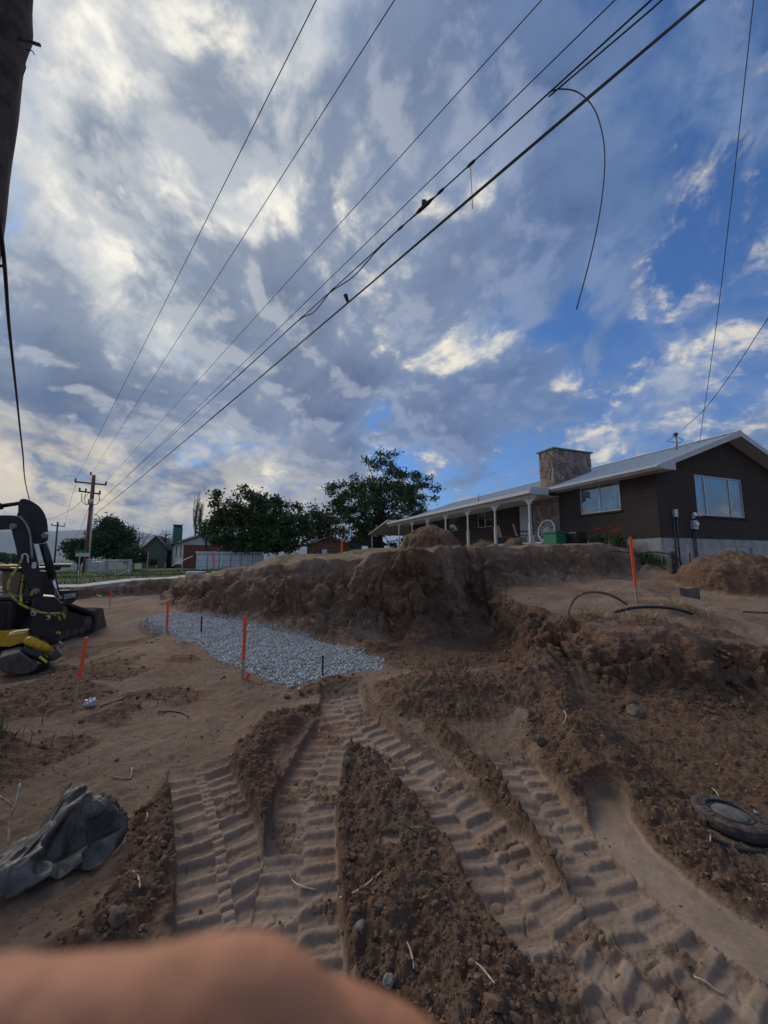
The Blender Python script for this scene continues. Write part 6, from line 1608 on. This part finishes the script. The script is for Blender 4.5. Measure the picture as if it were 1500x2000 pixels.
def tarp():
    """crumpled dirty sheet at the left edge"""
    O = onz(110, 1680, 0)
    ctl = [  # survey pixel, height above ground: rows run from the tail (lower left) to the raised mouth (upper right)
        [(-60, 1800, .02), (-40, 1760, .10), (-30, 1725, .13), (-20, 1700, .06), (-30, 1690, .01)],
        [(20, 1765, .02), (25, 1728, .09), (35, 1698, .15), (45, 1672, .12), (20, 1660, .02)],
        [(85, 1735, .02), (78, 1700, .07), (80, 1662, .17), (85, 1625, .20), (70, 1630, .06)],
        [(140, 1712, .02), (128, 1690, .06), (118, 1648, .10), (112, 1598, .26), (92, 1590, .14)],
        [(190, 1690, .03), (165, 1668, .05), (150, 1632, .13), (135, 1575, .30), (118, 1548, .26)],
        [(228, 1655, .04), (210, 1628, .10), (195, 1602, .20), (172, 1580, .28), (148, 1545, .30)],
        [(236, 1640, .05), (230, 1610, .14), (218, 1588, .22), (198, 1572, .27), (160, 1560, .27)]]
    g = []
    for row in ctl: g.append([onz(a, b, z * .72) for a, b, z in row])
    rows = [smoothpath(r, 14) for r in g]; nc = len(rows[0]); colsv = []
    for j in range(nc): colsv.append(smoothpath([rows[i][j] for i in range(len(rows))], 16))
    nr = len(colsv[0]); V = []
    for j in range(nc):
        for i in range(nr):
            p = colsv[j][i]; V.append((p.x, p.y, p.z))
    V = np.array(V)
    # wrinkles running along the tail, and crumple facets
    f1 = fbm(V[:, 0] * 6 + V[:, 1] * 2, V[:, 1] * 14 - V[:, 0] * 7, 3, 501); f2 = ridge_n(V[:, 0] * 9 + V[:, 2] * 8, V[:, 1] * 9 + V[:, 2] * 5, 3, 505)
    jj = np.repeat(np.arange(nc), nr) / nc; ii = np.tile(np.arange(nr), nc) / nr
    f3 = ridge_n(V[:, 0] * 3.2 + V[:, 1] * 5.0, V[:, 1] * 3.6 - V[:, 0] * 5.0, 1, 511); f4 = ridge_n(V[:, 0] * 11 + V[:, 2] * 9, V[:, 1] * 10 - V[:, 2] * 8, 1, 517); V[:, 2] += .008 * f1 + .045 * f3 + .016 * f4; V[:, 0] += .03 * f3 + .014 * f4; V[:, 1] += .02 * f3
    edge = (np.random.default_rng(8).uniform(0, 1, len(V)) * .035) * (ii > .97)
    V[:, 2] += edge - .02 * (ii > .97)
    gz = terrain(V[:, 0], V[:, 1], True)[0]; V[:, 2] = np.maximum(V[:, 2], gz + .006)
    F = []
    rr = np.random.default_rng(3)
    for j in range(nc - 1):
        for i in range(nr - 1):
            if i > nr - 8 and rr.uniform() < .25: continue
            a = j * nr + i; F.append((a, a + 1, a + nr + 1, a + nr))
    m = bpy.data.materials.new('dirty_tarp'); m.use_nodes = True; t = NT(m.node_tree); b = m.node_tree.nodes['Principled BSDF']; ps = t.node('ShaderNodeNewGeometry').outputs['Position']
    c = t.mix(t.ss(t.noise(ps, 7, 6, .65, .6), .36, .62), (.014, .013, .012), (.120, .104, .086)); c = t.mix(t.ss(t.noise(ps, 2.6, 5, .6), .55, .72, 0, .7), c, (.130, .090, .060)); t.put(b.inputs['Base Color'], c); b.inputs['Roughness'].default_value = .55
    bn = t.node('ShaderNodeBump'); bn.inputs['Strength'].default_value = .6; bn.inputs['Distance'].default_value = .012; t.put(bn.inputs['Height'], t.noise(ps, 38, 6, .65, .5)); t.put(b.inputs['Normal'], bn.outputs[0])
    me = np_mesh('torn_tarp', V, np.array(F), m, True); o = link(bpy.data.objects.new('torn_tarp', me)); so = o.modifiers.new('thickness', 'SOLIDIFY'); so.thickness = .005
    tag(o, 'crumpled dirty grey tarp sheet lying at the left edge', 'tarp')
tarp()
def rocks_twigs():
    def rock(px, py, s, label, mt='soil_rock', name='rock', sq=(1, .8, .6), seed=1):
        p = drape([(px, py)])[0]; r = random.Random(seed); bm = bmesh.new(); bmesh.ops.create_icosphere(bm, subdivisions=2, radius=1)
        for v in bm.verts:
            n = v.co.normalized(); k = .75 + .25 * r.random() + .15 * math.sin(3 * n.x + seed) * math.cos(2 * n.y); v.co = Vector((n.x * sq[0], n.y * sq[1], n.z * sq[2])) * k * s
        me = bpy.data.meshes.new(name); bm.to_mesh(me); bm.free(); me.materials.append(MATS[mt]); o = link(bpy.data.objects.new(name, me)); o.location = p + Vector((0, 0, s * sq[2] * .45)); o.rotation_euler = (r.uniform(-.3, .3), r.uniform(-.3, .3), r.uniform(0, 6)); tag(o, label, 'rock', 'loose rocks')
    rock(818, 1628, .050, 'tan angular clod on the middle dirt ridge', sq=(1.2, .7, .6), seed=3)
    rock(678, 1490, .035, 'pale upright stone at the tip of the middle dirt ridge', 'rock_grey', sq=(.7, .6, 1.0), seed=4)
    rock(702, 1812, .025, 'small grey round pebble in front of the middle ridge', 'rock_grey', seed=5)
    rock(742, 1772, .030, 'dark rounded pebble below the pale root on the ridge', seed=6)
    rock(895, 1398, .045, 'tan stone on the loose mound before the bank', seed=7)
    rock(230, 1800, .048, 'large brown clod left of the left tread print', sq=(1, .9, .8), seed=8)
    rock(845, 1665, .030, 'small tan stone right of the square flat patch', seed=9)
    rock(808, 1250, .13, 'big dark clod at the foot of the bank', sq=(1.3, .8, .6), seed=10)
    rock(560, 1362, .05, 'dark clod at the front tip of the gravel', seed=12)
    rock(1058, 1455, .06, 'brown clod at the end of the right tread print', sq=(.8, .8, 1), seed=13)
    rock(758, 1920, .03, 'grey pebble low on the ridge near the hand', 'rock_grey', seed=14)
    rock(1150, 1508, .018, 'tiny white pebble on the right soil ridge', 'decal_white', seed=15)
    # plastic scrap, sod, metal scrap, yellow strip
    p = drape([(176, 1378)])[0]; bm = bmesh.new(); bmesh.ops.create_icosphere(bm, subdivisions=3, radius=.055); r = random.Random(3)
    for v in bm.verts: v.co = v.co * (.7 + .5 * r.random()); v.co.z *= .8
    me = bpy.data.meshes.new('plastic_scrap'); bm.to_mesh(me); bm.free(); me.materials.append(MATS['plastic_clear']); o = link(bpy.data.objects.new('plastic_scrap', me)); o.location = p + Vector((0, 0, .03)); tag(o, 'crumpled pale plastic scrap right of the leaning stake', 'litter')
    m = MB(); c = at(1350, 1160, 7.8); m.prism([(-.22, -.02), (.15, -.10), (.20, .12), (-.05, .10), (-.20, .12)], lambda a, b: c + Vector((a, b * .3, b)), lambda a, b: c + Vector((a, b * .3 + .02, b - .01))); tag(m.build('metal_scrap', 'dust_metal'), 'bent dusty sheet metal scrap at the heap foot', 'scrap metal')
    p = onz(192, 1165, .12); m = MB(); m.add([p + Vector(v) for v in ((-.16, 0, .05), (.16, -.05, -.02), (.17, -.02, .03), (-.15, .03, .10), (-.16, .03, .03), (.16, -.02, -.04))], [(0, 1, 2, 3), (4, 3, 2, 5)]); tag(m.build('tape_scrap', 'tape'), 'short yellow strip lying on dirt beyond the loader', 'litter')
    rock(1240, 1395, .11, 'dark tangled sod clump on the right floor below the bench', sq=(1.3, .8, .5), seed=21)
    # square smooth print in the ridge
    # roots and twigs
    TW = [([(664, 1757), (690, 1748), (715, 1732), (745, 1706)], .0050, 'long pale root lying across the middle dirt ridge'), ([(566, 1712), (572, 1724), (590, 1735), (620, 1742)], .0040, 'thin pale root on crumbled soil left of the middle ridge'),
          ([(795, 1845), (802, 1862), (806, 1880), (808, 1896)], .0042, 'short pale root low on the middle ridge'), ([(920, 1880), (938, 1892), (952, 1908), (966, 1926)], .0035, 'pale thin root beside the lower tread print'),
          ([(245, 1710), (262, 1706), (270, 1718), (273, 1738)], .0050, 'hooked pale root on the left dirt ridge'), ([(1356, 1912), (1378, 1922), (1398, 1938), (1414, 1946)], .0038, 'pale straw at the lower right on cracked soil'),
          ([(1276, 1602), (1272, 1618), (1270, 1645)], .0042, 'upright pale root at the edge of the smooth strip'), ([(1380, 1538), (1395, 1545), (1405, 1558)], .0040, 'short pale twig above the round cover'),
          ([(308, 1392), (335, 1391), (355, 1394), (368, 1402)], .0070, 'dark bent twig on the scraped floor'), ([(195, 1382), (215, 1374), (235, 1368), (252, 1358)], .0060, 'dark twig right of the plastic scrap'),
          ([(222, 1519), (245, 1522), (255, 1520), (258, 1502)], .0040, 'pale forked root on the scraped floor'), ([(1102, 1390), (1106, 1402), (1100, 1416)], .0040, 'short pale root on the right soil ridge'),
          ([(1386, 1626), (1388, 1640), (1386, 1655)], .0035, 'tiny pale root below the round cover'), ([(615, 1414), (622, 1424), (624, 1432)], .0040, 'pale straw on the clods behind the tread prints'),
          ([(285, 1580), (288, 1596), (284, 1608)], .0040, 'short pale root atop the left dirt ridge'), ([(1178, 1206), (1182, 1216), (1184, 1222)], .0060, 'short reddish root on the bench front')]
    for P, r, lb in TW: tag(MBT(drape(P, .008), r, 'root' if 'dark' not in lb else 'dark_stake', 'root_twig', 5, 5), lb, 'twig', 'roots and twigs on the soil')
    for P, lb in (([(40, 1530, .30), (30, 1570, .22), (20, 1600, .12), (16, 1650, .02)], 'pale root hanging from the grass clod at left edge'), ([(0, 1556, .28), (18, 1570, .18), (28, 1580, .12)], 'thin root dangling under the grass clod, left of its neighbour')):
        tag(MBT([onz(a, b, z) for a, b, z in P], .006, 'root', 'root_twig', 5, 5), lb, 'twig', 'roots and twigs on the soil')
rocks_twigs()

# ------------------------------------------------------------------ the hand close to the lens
def hand():
    cm = cam.matrix_basis if False else Matrix.Translation(cam.location) @ cam.rotation_euler.to_matrix().to_4x4()
    def C(x, y, d): return cm @ Vector((x, y, -d))
    ch = {'index': [(-.072, -.0940, .068, .0108), (-.046, -.0895, .067, .0098), (-.0215, -.0843, .065, .0094), (-.0075, -.0990, .063, .0084), (-.002, -.116, .060, .0076)],
          'middle': [(-.074, -.112, .080, .0115), (-.040, -.111, .084, .0100), (-.012, -.1175, .086, .0095), (.0085, -.1235, .083, .0086), (.016, -.138, .076, .0076)],
          'ring': [(-.078, -.132, .084, .0110), (-.046, -.135, .090, .0096), (-.020, -.139, .090, .0092), (-.006, -.148, .082, .0082), (-.006, -.158, .072, .0072)],
          'little': [(-.084, -.150, .082, .0100), (-.056, -.157, .088, .0085), (-.036, -.162, .086, .0080), (-.026, -.168, .078, .0072), (-.027, -.173, .070, .0064)],
          'thumb': [(-.118, -.118, .048, .0135), (-.090, -.104, .036, .0120), (-.062, -.098, .030, .0108), (-.042, -.100, .030, .0095)],
          'palm1': [(-.072, -.0945, .068, .0120), (-.110, -.112, .066, .0150), (-.150, -.150, .060, .020)], 'palm2': [(-.074, -.112, .080, .0125), (-.112, -.128, .074, .0155), (-.150, -.152, .062, .020)],
          'palm3': [(-.078, -.132, .084, .0120), (-.114, -.143, .076, .0150), (-.150, -.156, .062, .020)], 'palm4': [(-.084, -.150, .082, .0110), (-.118, -.158, .074, .0140), (-.152, -.164, .062, .020)],
          'thenar': [(-.118, -.118, .048, .0150), (-.150, -.152, .056, .020)], 'arm': [(-.150, -.156, .060, .024), (-.19, -.20, .045, .028), (-.25, -.29, .01, .036), (-.30, -.40, -.04, .042)]}
    bm = bmesh.new()
    for P in ch.values():
        Q = smoothpath([p[:3] for p in P], 8); rr = np.interp(np.linspace(0, len(P) - 1, len(Q)), range(len(P)), [p[3] for p in P])
        for q, r in zip(Q, rr):
            bmesh.ops.create_icosphere(bm, subdivisions=2, radius=float(r), matrix=Matrix.Translation(C(q.x, q.y, q.z)))
    me = bpy.data.meshes.new('tmp'); bm.to_mesh(me); bm.free(); t = bpy.data.objects.new('tmp', me); col.objects.link(t)
    rm = t.modifiers.new('r', 'REMESH'); rm.mode = 'VOXEL'; rm.voxel_size = .0018; sm = t.modifiers.new('s', 'SMOOTH'); sm.iterations = 6; sm.factor = .5
    dg = bpy.context.evaluated_depsgraph_get(); hm = bpy.data.meshes.new_from_object(t.evaluated_get(dg)); bpy.data.objects.remove(t)
    hm.polygons.foreach_set('use_smooth', [True] * len(hm.polygons)); hm.materials.clear(); hm.materials.append(MATS['skin'])
    o = link(bpy.data.objects.new('person_hand', hm)); tag(o, 'blurred bent bare fingers of a hand close to the lens', 'hand')
    o.data.name = 'person_hand'
    for f in ('index', 'middle'):
        a = Vector(ch[f][-1][:3]); b = Vector(ch[f][-2][:3]); m = MB(); c = a.lerp(b, .25)
        n = C(*(c + Vector((.006, .002, -.0)))); ax = (C(*a) - C(*b)).normalized()
        bmn = bmesh.new(); bmesh.ops.create_icosphere(bmn, subdivisions=2, radius=1, matrix=Matrix.Translation(n) @ ax.to_track_quat('X', 'Z').to_matrix().to_4x4() @ Matrix.Diagonal((.006, .0045, .0045, 1)))
        nm = bpy.data.meshes.new('nail'); bmn.to_mesh(nm); bmn.free(); nm.materials.append(MATS['skin']); q = link(bpy.data.objects.new('nail', nm)); q.parent = o
hand()

# ------------------------------------------------------------------ the air itself
def haze():
    m = MB(); m.box(-11000, 11000, -600, 11000, -60, 640)
    mt = bpy.data.materials.new('haze_air'); mt.use_nodes = True; t = NT(mt.node_tree); t.n.clear()
    v = t.node('ShaderNodeVolumePrincipled'); v.inputs['Color'].default_value = (.62, .74, .92, 1); v.inputs['Density'].default_value = .00011; v.inputs['Anisotropy'].default_value = .1
    o = t.node('ShaderNodeOutputMaterial'); t.l.new(v.outputs[0], o.inputs['Volume']); MATS['haze'] = mt
    ob = m.build('haze', 'haze'); tag(ob, 'thin bluish evening haze over the far mountains', 'haze', kind='stuff')
haze()
